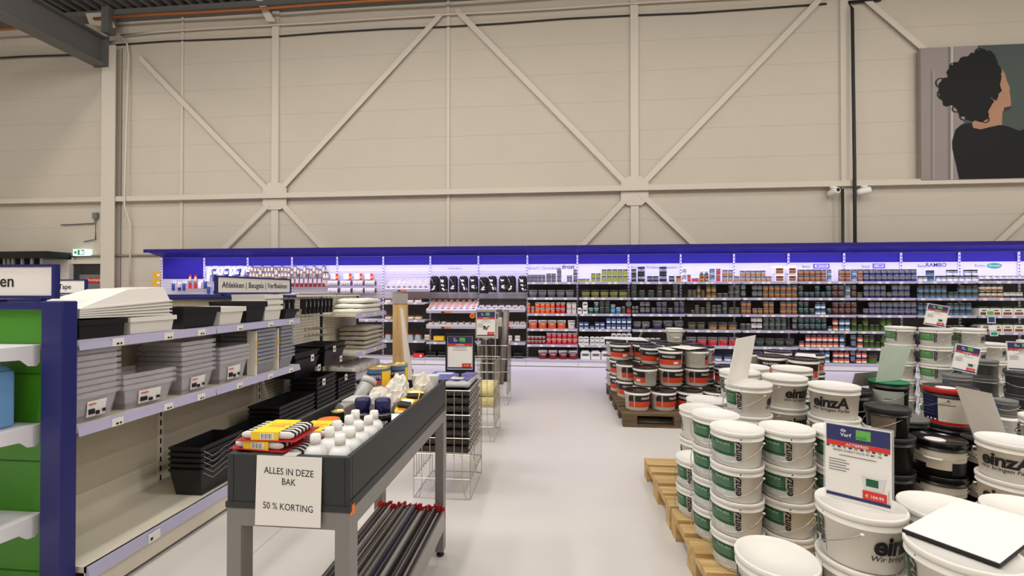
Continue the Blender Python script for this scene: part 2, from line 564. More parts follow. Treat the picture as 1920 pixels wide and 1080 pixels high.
t = thing('roof_brace', 'pale perforated roof brace slanting down to the wall top', 'bracket')
link('brace_bar', MB().plate([at_y(478, -6, 9.3), at_y(488, -6, 9.3), at_y(516, 40, 9.42), at_y(500, 40, 9.42)], 0.03, M_TRIM), t)

# exit door, its signs, the exit light
pa, pb = at_y(117, 480, YW), at_y(205, 480, YW)
zt = at_y(160, 488, YW).z
d = struct('door_1', MB().bx(pa.x, pa.x + 0.12, YW - 0.1, YW, 0, zt, M_TRIM).bx(pb.x - 0.1, pb.x, YW - 0.1, YW, 0, zt, M_TRIM).bx(pa.x, pb.x, YW - 0.1, YW, zt - 0.09, zt, M_TRIM))
M_DGLASS = mat('dark_glass', (46, 46, 47), 0.12)
struct('door_leaf', MB().bx(pa.x + 0.12, pb.x - 0.1, YW - 0.05, YW, 0, zt - 0.09, M_DGLASS), parent=d)
xm = at_y(155, 500, YW).x
struct('door_panel', MB().bx(xm, pb.x - 0.1, YW - 0.07, YW - 0.05, 0, at_y(180, 515, YW).z, mat('door_grey', (112, 112, 112), 0.5)), parent=d)
a, b = at_y(169, 522, YW), at_y(197, 530, YW)
s_ = single('door_sign', MB().bx(a.x, b.x, YW - 0.085, YW - 0.07, b.z, a.z, M_RED).text('Nooduitgang', 0.07, M_PAPER, lambda x, y: ((a.x + b.x) / 2 + x * 0.9, YW - 0.087, (a.z + b.z) / 2 + 0.012 + y), 0.01),
            'red emergency exit sign with white lettering on the grey door', 'sign')
a, b = at_y(147, 468, YW), at_y(173, 480, YW)
M_EXIT = mat('exit_sign_lit', (206, 236, 230), 0.4, emit=0.8)
M_EXITG = mat('exit_sign_green', (30, 130, 96), 0.4, emit=0.5)
t = thing('exit_light', 'lit green and white emergency exit light above the door', 'sign', (a.x, YW, b.z))
wd, ht = b.x - a.x, a.z - b.z
link('housing', MB().bx(0, wd, -0.12, 0, 0, ht, M_EXIT), t)
link('pictogram', MB().bx(wd * 0.34, wd * 0.8, -0.123, -0.12, ht * 0.12, ht * 0.88, M_EXITG).bx(wd * 0.5, wd * 0.62, -0.126, -0.123, ht * 0.2, ht * 0.8, M_EXIT).bx(wd * 0.66, wd * 0.76, -0.126, -0.123, ht * 0.2, ht * 0.7, M_EXIT).bx(wd * 0.1, wd * 0.26, -0.123, -0.12, ht * 0.3, ht * 0.7, M_EXITG), t)
a = at_y(203, 541, YW)
t = thing('call_point', 'small dark red alarm call point beside the exit door', 'alarm', (a.x, YW - 0.001, a.z))
link('case', MB().bx(-0.09, 0.09, -0.06, 0, -0.09, 0.09, M_DRED), t)
link('button_plate', MB().bx(-0.07, 0.0, -0.065, -0.06, -0.04, 0.04, M_PAPER), t)

# big photo poster on the wall
YP = YW - 0.14
P = lambda x, y: at_y(1680 + x / 3.6, 60 + y / 3.6, YP)
t = thing('wall_poster', 'large photo poster of a curly dark-haired person seen from behind', 'poster')
x0, x1 = P(165, 110).x, P(1300, 110).x
z0, z1 = P(165, 1000).z, P(165, 110).z
link('panel', MB().bx(x0, x1, YP, YW - 0.06, z0, z1, mat('poster_edge', (150, 142, 130), 0.6)), t)


def flat(pts, off, m, fan=None):
    ps = [P(*p) for p in pts]
    vs = [(min(max(p.x, x0), x1), YP - off, min(max(p.z, z0), z1)) for p in ps]
    b = MB().add(vs, [tuple(range(len(vs)))], m)
    return b


M_P1 = mat('print_lilac_grey', (146, 136, 134), 0.6, noise=0.06, nscale=1.0)
link('printed_door', flat([(150, 60), (620, 60), (620, 1040), (150, 1040)], 0.002, M_P1), t)
pm = MB()
for xa, xb_, m in ((235, 246, (128, 118, 116)), (252, 256, (180, 172, 168)), (350, 366, (120, 112, 112)), (370, 384, (186, 178, 172)), (398, 404, (146, 138, 134))):
    ya = 260 if xa < 300 else 60
    q = flat([(xa, ya), (xb_, ya), (xb_, 1040), (xa, 1040)], 0.004, mat('print_line_%d' % xa, m, 0.6))
    pm.add(q.v, [(0, 1, 2, 3)], q.mats[0])
link('printed_moulding', pm, t)
link('printed_backdrop', flat([(550, 60), (1400, 60), (1400, 1040), (440, 1040), (430, 700), (545, 300)], 0.003, mat('print_green_grey', (66, 78, 74), 0.6, noise=0.08, nscale=0.8)), t)
link('printed_face', flat([(640, 420), (690, 260), (712, 250), (735, 285), (746, 330), (768, 378), (764, 400), (772, 450), (774, 505), (735, 520), (716, 540), (712, 640), (600, 680), (505, 660), (520, 590)], 0.006, mat('print_skin', (172, 128, 100), 0.6, noise=0.15, nscale=1.5)), t)
link('printed_jaw_shadow', flat([(725, 512), (776, 500), (768, 522), (728, 538)], 0.007, mat('print_beard', (52, 40, 36), 0.6)), t)
link('printed_sweater', flat([(425, 1040), (405, 900), (378, 790), (376, 740), (400, 660), (440, 625), (505, 612), (520, 648), (570, 658), (640, 640), (700, 628), (760, 640), (830, 668), (864, 655), (960, 640), (1400, 660), (1400, 1040)], 0.008, mat('print_black_sweater', (7, 8, 9), 0.7)), t)
hair = [(516, 606), (470, 585), (425, 560), (405, 520), (360, 495), (325, 490), (300, 455), (280, 405), (285, 350), (310, 318), (340, 312), (338, 270), (365, 240), (360, 222), (400, 205), (430, 178), (490, 160), (540, 122), (600, 120), (645, 140), (672, 180), (690, 225), (712, 270), (705, 330), (710, 395), (690, 420), (672, 470), (640, 440), (655, 480), (628, 520), (620, 585), (585, 606)]
rh = random.Random(3)
fine = []
for i, p in enumerate(hair):
    q = hair[(i + 1) % len(hair)]
    fine.append(p)
    for k in (0.3, 0.65):
        jx, jy = rh.uniform(-9, 9), rh.uniform(-9, 9)
        fine.append((p[0] + (q[0] - p[0]) * k + jx, p[1] + (q[1] - p[1]) * k + jy))
hb = flat(fine, 0.010, mat('print_black_hair', (5, 5, 5), 0.7))
for cx_, cy_, rr in ((300, 345, 34), (318, 420, 40), (340, 480, 24), (385, 235, 26), (560, 140, 30), (455, 570, 28), (400, 520, 24), (600, 590, 26)):
    q = flat([(cx_ + (rr + (6 if k % 2 else 0)) * cos(k * pi / 12), cy_ + rr * sin(k * pi / 12)) for k in range(25)] + [(cx_ + (rr - 6) * cos(k * pi / 12), cy_ + (rr - 6) * sin(k * pi / 12)) for k in reversed(range(25))], 0.0095, hb.mats[0])
    hb.add(q.v, [(i, i + 1, 48 - i, 49 - i) for i in range(24)], hb.mats[0])
link('printed_hair', hb, t)
# ------------------------------------------------------------------ the long shelf wall
YU, YF = 9.15, 8.77                       # back panels, front edges
XK = lambda k: -1.56 + k                  # uprights, one metre apart
ZS = [1.626, 1.326, 1.017, 0.723, 0.42, 0.135]   # shelf tops, top to bottom
M_HEAD = mat('white_header_panel', (204, 203, 206), 0.5)
M_WPEG = mat('grey_white_pegboard', (196, 192, 190), 0.5)
M_BACK = mat('dark_shelf_back', (62, 58, 54), 0.6)
M_SLOT = mat('slot_dark', (40, 30, 110), 0.6)


def upright_mb(z0, z1):
    z0 = 0.14
    b = MB().bx(-0.015, 0.015, YU - 0.03, YU - 0.0075, z0, z1, M_WSHELF)
    z = z0 + 0.03
    while z < z1 - 0.03:
        b.bx(-0.008, 0.008, YU - 0.033, YU - 0.03, z, z + 0.03, M_SLOT if z > 1.6 else M_BLACKM); z += 0.06
    return b.mesh('upright')


def shelf_mb(z, yf, tags, x0=0.018, x1=0.982):
    m = MB().bx(x0, x1, yf + 0.01, YU - 0.02, z - 0.03, z, M_WSHELF).bx(x0, x1, yf - 0.004, yf + 0.012, z - 0.042, z + 0.003, M_RAIL)
    for tx in tags:
        m.bx(tx - 0.03, tx + 0.03, yf - 0.008, yf - 0.004, z - 0.041, z - 0.004, M_PAPER)
    return m.mesh('shelf')


rk = random.Random(5)
UPR = upright_mb(0.05, 2.17)
CANO = MB().plate([(0.002, 8.702, 2.29), (0.998, 8.702, 2.29), (0.998, YU - 0.002, 2.182), (0.002, YU - 0.002, 2.182)], 0.02, M_PURPLE).mesh('canopy')
LIP = MB().bx(0.002, 0.998, 8.682, 8.70, 2.255, 2.325, M_PURPLE).mesh('canopy_lip')
STRIP = MB().bx(0.01, 0.99, 8.702, 8.712, 2.262, 2.284, M_LED).mesh('light_strip')
BAND = MB().bx(0.001, 0.999, YU, YU + 0.03, 1.995, 2.18, M_PURPLE).mesh('purple_band')
HEADR = MB().bx(0.001, 0.999, YU - 0.004, YU + 0.03, 1.632, 1.995, M_HEAD).mesh('header_panel')
HEADL = MB().bx(0.001, 0.999, YU - 0.004, YU + 0.03, 1.86, 1.995, M_HEAD).mesh('header_panel')
HEADB = MB().bx(0.001, 0.999, YU - 0.006, YU + 0.03, 1.72, 1.995, M_PURPLE).mesh('purple_panel')
BACKR = MB().bx(0.001, 0.999, YU, YU + 0.03, 0.0, 1.63, M_BACK).mesh('back_panel')
PEG = MB().bx(0.001, 0.999, YU, YU + 0.03, 1.30, 1.86, M_WPEG)
for zz in range(9):
    PEG.bx(0.02, 0.98, YU - 0.002, YU, 1.32 + zz * 0.06, 1.323 + zz * 0.06, M_GREYPL)
PEG = PEG.mesh('pegboard')
BACKL = MB().bx(0.001, 0.999, YU, YU + 0.03, 0.0, 1.30, M_BACK).mesh('back_panel')
BASE = MB().bx(0.002, 0.998, YF - 0.03, YU, 0.10, 0.132, M_WSHELF).bx(0.002, 0.998, YF - 0.034, YF - 0.02, 0.012, 0.132, M_WSHELF).bx(0.002, 0.998, YF - 0.038, YF - 0.034, 0.09, 0.13, M_RAIL).bx(0.002, 0.998, YF - 0.01, YU, 0.0, 0.012, M_BLACKM).mesh('base_plinth')
HOLD = {-7: 'hanging brushes at the far end', -6: 'blue and white brush packs', -5: 'bristle brushes', -4: 'red handled brushes', -3: 'striped rollers',
        -2: 'slanted tray of roller sleeves', -1: 'five black hanging roller sets', 0: 'black hanging sets behind the glitter rolls', 1: 'grey tins and orange-red cans', 2: 'yellow label tins and blue cartons',
        3: 'green cans and dark pails', 4: 'beige cans and white red pails', 5: 'brown cans above dark green pails', 6: 'brown and teal cans', 7: 'navy cans and bright green cans', 8: 'pale cans above light blue cans', 9: 'white and black tins', 10: 'white and black tins at the end'}
for k in range(-7, 11):
    x = XK(k)
    r = thing('shelving_bay', 'wall shelving bay under purple canopy, holding ' + HOLD[k], 'shelving', (x, 0, 0), group='bays of the long shelf wall')
    link('upright', UPR, r)
    link('canopy', CANO, r)
    link('canopy_lip', LIP, r); link('light_strip', STRIP, r); link('base_plinth', BASE, r)
    link('purple_band', BAND, r)
    if k >= 1:
        link('header_panel', HEADR, r); link('back_panel', BACKR, r)
        for z in ZS[:5]:
            link('shelf', shelf_mb(z, YF, [rk.uniform(0.05, 0.2) + 0.21 * i for i in range(4)]), r)
    else:
        link('header_panel', HEADB if k == -7 else HEADL, r)
        link('pegboard', PEG, r); link('back_panel', BACKL, r)
# lettering on the white headers
HT = [('Kwasten | Rollers | Plamuren', 428, 505, 0.062, M_GREYINK, 0), ('Kwasten | Rollers', 592, 504.5, 0.062, M_GREYINK, 0), ('Verfrollers', 853, 503.5, 0.068, M_GREYINK, 0),
      ('Lakverf | Grondverf', 1018, 503, 0.085, M_GREYINK, 0), ('drost', 1065, 500.5, 0.115, M_INK, 0.02), ('Primers | Probleemoplossers', 1226, 501.5, 0.075, M_GREYINK, 0),
      ('RAMBO', 1755, 497, 0.105, M_DNAVY, 0.012), ('Beits', 1511, 500, 0.07, M_GREYINK, 0), ('Beits', 1623, 500, 0.07, M_GREYINK, 0), ('Beits', 1728, 499, 0.07, M_GREYINK, 0), ('Buiten', 1837, 498, 0.07, M_GREYINK, 0)]
bays = [o for o in COL.objects if o.name.startswith('shelving_bay')]


def bay_at(x): return bays[max(0, min(17, int(math.floor(x + 1.56)) + 7))]


for s, px, py, size, m, bold in HT:
    c = at_y(px, py, YU - 0.006)
    r = bay_at(c.x)
    link('header_lettering', MB().text(s, size, m, lambda X, Y: (c.x - r.location.x + X, YU - 0.006, c.z + Y), bold), r)
for px, py, wpx, hpx, txt in ((1540, 499, 27, 8, 'MOOSE'), (1647.5, 498.5, 20, 8, 'OLYMPIC')):
    c = at_y(px, py, YU - 0.006); r = bay_at(c.x); dx = c.x - r.location.x
    hw, hh = wpx / 2 / 94 , hpx / 2 / 94
    b = MB().bx(dx - hw, dx + hw, YU - 0.012, YU - 0.005, c.z - hh, c.z + hh, mat('violet_logo', (92, 72, 176), 0.5)).bx(dx - hw * 0.85, dx + hw * 0.85, YU - 0.014, YU - 0.012, c.z - hh * 0.65, c.z + hh * 0.65, M_HEAD)
    b.text(txt, 0.055, MATS['violet_logo'], lambda X, Y: (dx + X, YU - 0.016, c.z + Y), 0.01)
    link('header_logo', b, r)
c = at_y(1864, 498, YU - 0.006); r = bay_at(c.x); dx = c.x - r.location.x
b = MB().prism([(dx + 0.125 * cos(a * pi / 16), c.z + 0.048 * sin(a * pi / 16)) for a in range(32)], 0.006, mat('logo_green', (40, 150, 110), 0.5), Matrix.Translation((0, YU - 0.014, 0)))
b.text('Hermadix', 0.05, M_HEAD, lambda X, Y: (dx + X, YU - 0.016, c.z + Y), 0.01)
link('header_logo', b, r)

# ------------------------------------------------------------------ cans on the shelf wall
C = lambda n, r, g, b: mat('can_' + n, tuple(q * (1.0 if n in ('white', 'pink', 'cream', 'red', 'orange') else 0.84) for q in (r, g, b)), 0.4)
C('grey', 158, 160, 166); C('lime', 176, 190, 60); C('orange', 232, 92, 44); C('red', 196, 42, 46); C('dred', 150, 30, 44); C('white', 232, 230, 228); C('pink', 226, 204, 200)
C('teal', 30, 104, 104); C('dgreen', 44, 76, 58); C('green', 40, 150, 74); C('bgreen', 70, 140, 36); C('blue', 50, 146, 214); C('navy', 44, 50, 118); C('lblue', 104, 156, 196)
C('brown', 160, 96, 56); C('tan', 206, 150, 96); C('beige', 206, 192, 176); C('dark', 44, 44, 48); C('olive', 120, 116, 66); C('purple', 66, 58, 104); C('amber', 230, 150, 40); C('rbrown', 136, 70, 60)
C('dgrey', 96, 96, 98); C('cream', 232, 222, 200); C('royal', 52, 72, 150); C('dbrown', 96, 66, 44); C('pale', 196, 208, 212)
# style: (lid band, body, label, label lower, description)
ST = {
    'g': ('grey', 'dgrey', 'grey', 'dgrey', 'grey'), 'y': ('grey', 'grey', 'lime', 'lime', 'grey and lime'), 'Y': ('dgrey', 'grey', 'lime', 'olive', 'grey with lime label'),
    'o': ('white', 'orange', 'orange', 'orange', 'orange with white top'), 'r': ('white', 'red', 'red', 'red', 'red with white top'), 'd': ('white', 'dred', 'dred', 'dred', 'dark red with white top'),
    'w': ('white', 'white', 'grey', 'white', 'white'), 'p': ('white', 'pink', 'white', 'pink', 'pinkish white'), 't': ('white', 'teal', 'teal', 'teal', 'teal with white top'),
    'G': ('dgrey', 'dgreen', 'dgrey', 'dgreen', 'dark green'), 'k': ('dark', 'green', 'grey', 'dark', 'green with grey label'), 'a': ('dark', 'dgreen', 'amber', 'amber', 'dark with orange label'),
    'b': ('white', 'blue', 'lblue', 'blue', 'bright blue'), 'l': ('grey', 'lblue', 'lblue', 'pale', 'light blue'), 'R': ('grey', 'white', 'red', 'red', 'red and white'),
    'e': ('grey', 'beige', 'beige', 'tan', 'beige'), 'B': ('white', 'white', 'brown', 'brown', 'brown with white top'), 'n': ('grey', 'dbrown', 'tan', 'brown', 'brown with grey top'),
    'N': ('grey', 'navy', 'grey', 'navy', 'navy with grey label'), 'L': ('dark', 'pale', 'pale', 'white', 'pale with black lid'), 'c': ('dark', 'lblue', 'dgrey', 'lblue', 'light blue with black lid'),
    'W': ('white', 'white', 'white', 'dark', 'white and black'), 's': ('dgrey', 'dgrey', 'olive', 'dgrey', 'olive'), 'v': ('grey', 'purple', 'dgrey', 'purple', 'dark violet'),
    'm': ('grey', 'dark', 'grey', 'dark', 'dark with grey label'), 'x': ('grey', 'dark', 'teal', 'dark', 'dark teal'), 'h': ('grey', 'rbrown', 'rbrown', 'dark', 'red brown'),
    'q': ('dark', 'bgreen', 'dbrown', 'bgreen', 'bright green'), 'z': ('navy', 'navy', 'orange', 'cream', 'navy with orange label'), 'u': ('navy', 'royal', 'lblue', 'white', 'blue and white'),
    'j': ('navy', 'navy', 'orange', 'cream', 'orange and navy'), 'f': ('dgreen', 'white', 'cream', 'brown', 'white and brown'), 'i': ('dgrey', 'brown', 'olive', 'tan', 'dim brown'),
    'D': ('grey', 'dgrey', 'dgreen', 'dgrey', 'grey green'),
}
CANMESH = {}


def can_mesh(st, rad, h, form):
    key = (st, round(rad, 3), round(h, 3), form)
    if key in CANMESH:
        return CANMESH[key]
    a, b_, c_, d_, _ = ST[st]
    A, B, Cc, D = (MATS['can_' + q] for q in (a, b_, c_, d_))
    m = MB()
    if form == 's':                                            # square tin / carton with a sloped or flat top
        m.bx(-rad, rad, -rad, rad, 0, h * 0.8, B).taper(-rad * 0.7, rad * 0.7, -rad * 0.7, rad * 0.7, h * 0.8, h, 1.42, A)
        m.bx(-rad * 0.8, rad * 0.8, -rad - 0.001, -rad, h * 0.4, h * 0.72, Cc).bx(-rad * 0.8, rad * 0.8, -rad - 0.001, -rad, h * 0.08, h * 0.36, D)
        m.bx(-rad * 0.5, rad * 0.5, -rad - 0.002, -rad - 0.001, h * 0.5, h * 0.6, M_INK)
    elif form == 'b':                                          # bottle with a cap
        m.lathe([(rad, 0), (rad, h * 0.6), (rad * 0.5, h * 0.72), (rad * 0.5, h * 0.76)], B, 14, ms=[B, B, B], caps=(True, False))
        m.lathe([(rad * 0.62, h * 0.74), (rad * 0.62, h * 0.98), (rad * 0.5, h)], MATS['can_white'], 12)
        m.patch(lambda z: rad, pi * 1.15, pi * 1.85, h * 0.1, h * 0.5, Cc, 6)
        m.patch(lambda z: rad + 0.001, pi * 1.25, pi * 1.75, h * 0.3, h * 0.42, M_INK, 5)
    else:
        k = 0.86 if form == 'p' else 1.0                        # pails taper to the foot
        m.lathe([(rad * k * 0.97, 0), (rad * k, h * 0.03), (rad * (k + (1 - k) * 0.7), h * 0.72), (rad * 0.985, h * 0.93), (rad, h * 0.94), (rad, h), (rad * 0.9, h), (rad * 0.88, h * 0.975)], B, 16,
                ms=[B, B, A, A, M_STEEL if form == 'c' else A, A, A], caps=(True, True))
        R = lambda z: rad * (k + (1 - k) * z / h)
        m.patch(R, pi * 1.06, pi * 1.94, h * 0.38, h * 0.7, Cc, 8)
        m.patch(R, pi * 1.06, pi * 1.94, h * 0.06, h * 0.37, D, 8)
        m.patch(lambda z: R(z) + 0.001, pi * 1.25, pi * 1.75, h * 0.78, h * 0.87, M_INK, 6)      # a line of print
        m.patch(lambda z: R(z) + 0.001, pi * 1.32, pi * 1.68, h * 0.5, h * 0.56, A if a != c_ else M_INK, 6)
        if form in 'pH':
            m.tube([((rad + 0.003) * cos(t_), -(rad + 0.003) * sin(t_) , h * (0.86 - 0.4 * sin(t_))) for t_ in [pi * q / 10 for q in range(11)]], 0.0025, M_CHROME, 4)
    CANMESH[key] = m.mesh('can')
    return CANMESH[key]


# shelf | from px | to px | columns | high | height px | style | form   (px read along the shelf edge of the photograph)
T = '''
0 988 1023 5 2 6.8 g c|0 1024 1043 2 2 8.3 g c|0 1044 1053 1 3 8.6 g c|0 1063 1073 2 2 6 g c|0 1075 1083 1 2 12 g c|0 1084 1106 3 1 6.3 y c|0 1108 1127 2 2 8 y c|0 1128 1178 5 2 12 y c
0 1184 1194 1 2 12 k c|0 1196 1211 1 2 14 k H|0 1214 1236 2 1 11 k c|0 1237 1252 1 2 14 k H|0 1255 1266 1 1 11 k c|0 1268 1278 1 1 11 a c|0 1279 1288 1 2 12 w c|0 1289 1296 1 2 6.5 R c|0 1297 1311 2 1 6.5 R c
0 1312 1330 2 1 22 a b|0 1331 1342 1 2 12 l c|0 1343 1352 1 2 12 R c|0 1355 1366 1 2 11 e c|0 1366.5 1376 1 2 11 e c|0 1377 1388 1 1 10 e c|0 1388.5 1437 5 2 10 e c|0 1437.5 1448 1 1 10 e c
0 1452 1471 1 2 14.5 B s|0 1477 1494 1 2 14.5 B s|0 1497 1551 5 2 11 n c|0 1552 1560 1 2 11 l c|0 1574 1597 2 2 11 n c|0 1598 1608 1 2 11 l c|0 1609 1619 1 2 11 n c|0 1620 1721 9 2 11.3 N c
0 1722 1740 2 1 10 L c|0 1741 1755 1 2 10 c c|0 1756 1776 2 1 10 L c|0 1777 1798 2 2 10.4 L c|0 1799 1810 1 1 10 L c|0 1811 1836 2 2 10.4 L c|0 1838 1937 8 1 10 W c
1 991 1077 5 1 14 g p|1 1090 1178 5 1 14 Y p|1 1184 1195 1 2 11.5 G c|1 1198 1211 1 1 13 G c|1 1215 1228 1 1 13 G c|1 1232 1243 1 2 11.5 G c|1 1247 1259 1 1 13 G c|1 1262 1272 1 2 11.5 D c
1 1290 1306 2 2 7 s c|1 1307 1314 1 2 11 i c|1 1315 1322 1 2 7 s c|1 1324 1344 2 2 11.5 i c|1 1345 1366 2 1 8 D c|1 1367 1388 2 2 11 D c|1 1390 1399 1 2 11.5 m c|1 1411 1430 2 2 11.3 m c|1 1431 1496 6 2 11.3 n c
1 1498 1507 1 2 10.8 x c|1 1508 1528 2 1 10.5 x c|1 1529 1538 1 2 10.8 x c|1 1539 1549 1 1 10.5 x c|1 1550 1560 1 2 10.8 x c|1 1561 1584 2 2 11 h c|1 1586 1596 1 2 11 l c|1 1597 1607 1 2 11 h c|1 1608 1618 1 1 10 s c
1 1620 1663 4 2 11.3 N c|1 1664 1673 1 1 10 m c|1 1674 1708 3 2 11.3 N c|1 1722 1777 5 2 10.6 c c|1 1779 1798 2 1 10.6 c c|1 1799 1836 3 2 10.6 c c|1 1838 1883 4 2 11.5 f c|1 1884 1920 3 1 10.5 W c
2 988 994 1 3 6.6 o c|2 995.5 1002 1 2 6.6 o c|2 1003 1041 4 2 10.6 o c|2 1042 1060 2 2 10.6 r c|2 1062 1081 2 2 10.6 p c|2 1082.5 1091 1 1 11 w s|2 1092 1102 1 2 11 w s|2 1103 1113 1 1 11 t c|2 1114 1123 1 2 11 t c
2 1124 1144 2 2 11.5 G c|2 1145 1154 1 2 8.5 b c|2 1155 1165 1 1 12 b c|2 1166 1173 1 1 13 D c|2 1185 1197 2 2 7 m c|2 1200 1219 2 2 11 m c|2 1221 1230 1 1 11 v c|2 1231 1251 2 2 11 v c|2 1252.5 1262 1 1 11 v c|2 1264 1284 2 2 11 v c
2 1296 1302 1 1 7 D c|2 1303 1312 1 2 8 s c|2 1313.5 1322 1 1 12 s c|2 1324 1333 1 2 11 s c|2 1335 1353 2 2 8 D c|2 1355 1364 1 2 11 D c|2 1367 1388 2 1 12 s c|2 1390 1409 2 2 11.5 n c|2 1411 1431 2 1 11 n c|2 1432 1452 2 2 11.5 n c
2 1464 1496 3 2 11.5 n c|2 1498 1517 2 2 11.5 x c|2 1518.5 1528 1 1 11 x c|2 1529.5 1549 2 2 11 u c|2 1550.5 1560 1 1 11 x c|2 1562 1608 4 2 11.2 h c|2 1620 1629 1 1 11 m c|2 1630 1720 8 2 11.3 N c|2 1722 1744 2 2 10.8 c c
2 1765 1776 1 1 10.5 c c|2 1777 1823 4 2 10.8 c c|2 1834 1920 4 1 16 f s
3 990 1062 4 1 15.5 o p|3 1064 1079 1 1 15.5 p p|3 1085 1104 2 2 6.6 u s|3 1106 1114 1 1 6.6 u s|3 1115 1134 2 2 6.6 u s|3 1136 1184 5 2 11 u s|3 1187 1220 2 1 14 m p|3 1224 1284 3 1 16 v p|3 1290 1324 2 1 14 s p|3 1329 1385 3 1 14 i p
3 1389 1408 2 1 11.5 D c|3 1409 1430 2 2 11.5 W c|3 1431.5 1476 4 2 11.5 D c|3 1486 1495 1 2 11.5 m c|3 1497 1551 5 2 11.5 x c|3 1552.5 1560 1 1 8.5 u c|3 1562 1572 1 2 11 j c|3 1574 1595 2 2 11 u c|3 1597 1607 1 2 11.5 q c
3 1608.5 1618 1 1 11 q c|3 1619 1629 1 2 11.5 q c|3 1630.5 1650 2 1 11 q c|3 1651.5 1673 2 2 11.5 q c|3 1765 1810 4 1 11 G c|3 1822 1834 1 1 11 G c|3 1836 1920 4 1 16 f s
4 988 1023 5 2 7.4 d c|4 1024 1083 6 2 10.8 r c|4 1084.5 1104 2 2 7.4 w s|4 1106 1134 3 2 7.4 w s|4 1146 1184 4 2 11 w s|4 1209 1239 3 1 13 t c|4 1288 1388 5 1 16 R p|4 1400 1415 1 1 15 G p|4 1417 1492 4 1 15 G p
4 1499 1508 1 1 11 z c|4 1510 1573 6 2 11 z c|4 1574.5 1584 1 2 11 u c|4 1596 1606 1 2 11 N c|4 1608 1618 1 2 11 z c|4 1619 1640 2 2 11 q c|4 1641.5 1651 1 1 10.5 q c|4 1652.5 1673 2 2 11 q c
5 1008 1084 4 1 15.5 d p|5 1088 1146 3 1 16 w s|5 1340 1356 1 1 12.5 u p|5 1358 1373 1 1 12.5 u p|5 1537 1556 2 2 11 u c|5 1562 1593 3 2 11 j c|5 1594.5 1604 1 2 11 N c|5 1605 1626 2 2 11 j c|5 1628 1649 1 1 20 q p
'''
SHN = ['top wall shelf', 'second wall shelf', 'third wall shelf', 'fourth wall shelf', 'fifth wall shelf', 'base wall shelf']
entries = [e.split() for e in T.replace('\n', '|').split('|') if e.strip()]
run_no = {}
rows = []
for e in entries:
    sh, p0, p1, ncol, hi_, hp, st, form = int(e[0]), float(e[1]), float(e[2]), int(e[3]), int(e[4]), float(e[5]), e[6], e[7]
    rows.append((sh, p0, p1, ncol, hi_, hp, st, form))
tot = {}
for r_ in rows:
    tot[(r_[0], r_[6])] = tot.get((r_[0], r_[6]), 0) + r_[3]
cnt = {}
for sh, p0, p1, ncol, hi_, hp, st, form in rows:
    for i in range(ncol):
        pa_, pb_ = p0 + (p1 - p0) * i / ncol, p0 + (p1 - p0) * (i + 1) / ncol
        yc = 8.87
        xa_, xb_ = at_y(pa_, 560, 8.82).x, at_y(pb_, 560, 8.82).x
        rad = round(max(0.026, min((xb_ - xa_) / 2 * 0.94, 0.098)) / 0.004) * 0.004
        dist = 8.8 if p0 < 1400 else 8.55
        h = round(hp * dist / F / 0.004) * 0.004
        rad = rad * 0.97
        room = (2.6 if sh == 0 else ZS[sh - 1] - 0.035) - ZS[sh]
        h = min(h, room / hi_ - 0.003)
        if form in 'pH': rad = min(rad, 0.09)
        me = can_mesh(st, rad, h, form)
        cnt[(sh, st)] = cnt.get((sh, st), 0) + 1
        nth = cnt[(sh, st)]
        desc = ST[st][4]
        kind, cat = ('paint_pail', 'pail') if form in 'pH' else ('square_tin', 'tin') if form == 's' else ('paint_bottle', 'bottle') if form == 'b' else ('small_paint_tin', 'tin') if hp < 9 else ('paint_can', 'can')
        if kind == 'paint_can' and st in 'nNhimxsD':
            kind = 'stain_can'
        for j in range(hi_):
            noun = cat if cat != 'can' else 'can'
            w_ = ORD[nth] if nth < len(ORD) else 'last'
            pos = '' if hi_ == 1 else (', bottom row' if j == 0 else ', top row' if j == hi_ - 1 else ', middle row')
            lab = '%s %s, %s from left%s, %s' % (desc, noun, w_, pos, SHN[sh])
            if tot[(sh, st)] == 1:
                lab = 'only %s %s%s, %s' % (desc, noun, pos, SHN[sh])
            single(kind, me, lab, cat, ((xa_ + xb_) / 2, YF + 0.03 + rad * 1.08 + rk.uniform(0, 0.008), ZS[sh] + 0.0016 + j * (h + 0.0006)), (0, 0, rk.uniform(-0.25, 0.25) if form != 's' else 0),
                   '%s %ss on the %s' % (desc, cat, SHN[sh]))
single('sample_tin', MB().lathe([(0.05, 0), (0.05, 0.13)], MATS['can_dark'], 14).patch(lambda z: 0.05, pi * 1.2, pi * 1.8, 0.02, 0.08, M_RED, 6).lathe([(0.055, 0), (0.055, 0.004)], M_GREYPL, 18, Matrix.Translation((0, -0.01, 0.19)) @ Matrix.Rotation(pi / 2, 4, 'X')).bx(-0.004, 0.004, -0.012, -0.008, 0.13, 0.15, M_GREYPL),
       'black tin with red label and grey disc on top, third wall shelf', 'tin', (at_y(1178.5, 580, 8.87).x, 8.87, ZS[2] + 0.0016))

# ------------------------------------------------------------------ left bays: brushes, rollers, trays
def shelf_thing(k, z, yf, label, x0=0.02, x1=0.98):
    b_ = bay_at(XK(k) + 0.5)
    link('shelf', shelf_mb(z, yf, [0.2, 0.5, 0.8], x0, x1), b_)


for k in (-7, -6, -5, -4, -3, -2, -1, 0):
    for py in ((567, 600, 639) if k < -1 else (612, 641)):
        z = at_y(800, py, YF).z
        if (k < -2 and py == 567) or (k >= -1 and py == 612): continue
        shelf_thing(k, z, YF, '')
ZL = [at_y(800, q, YF).z for q in (567, 600, 639)]


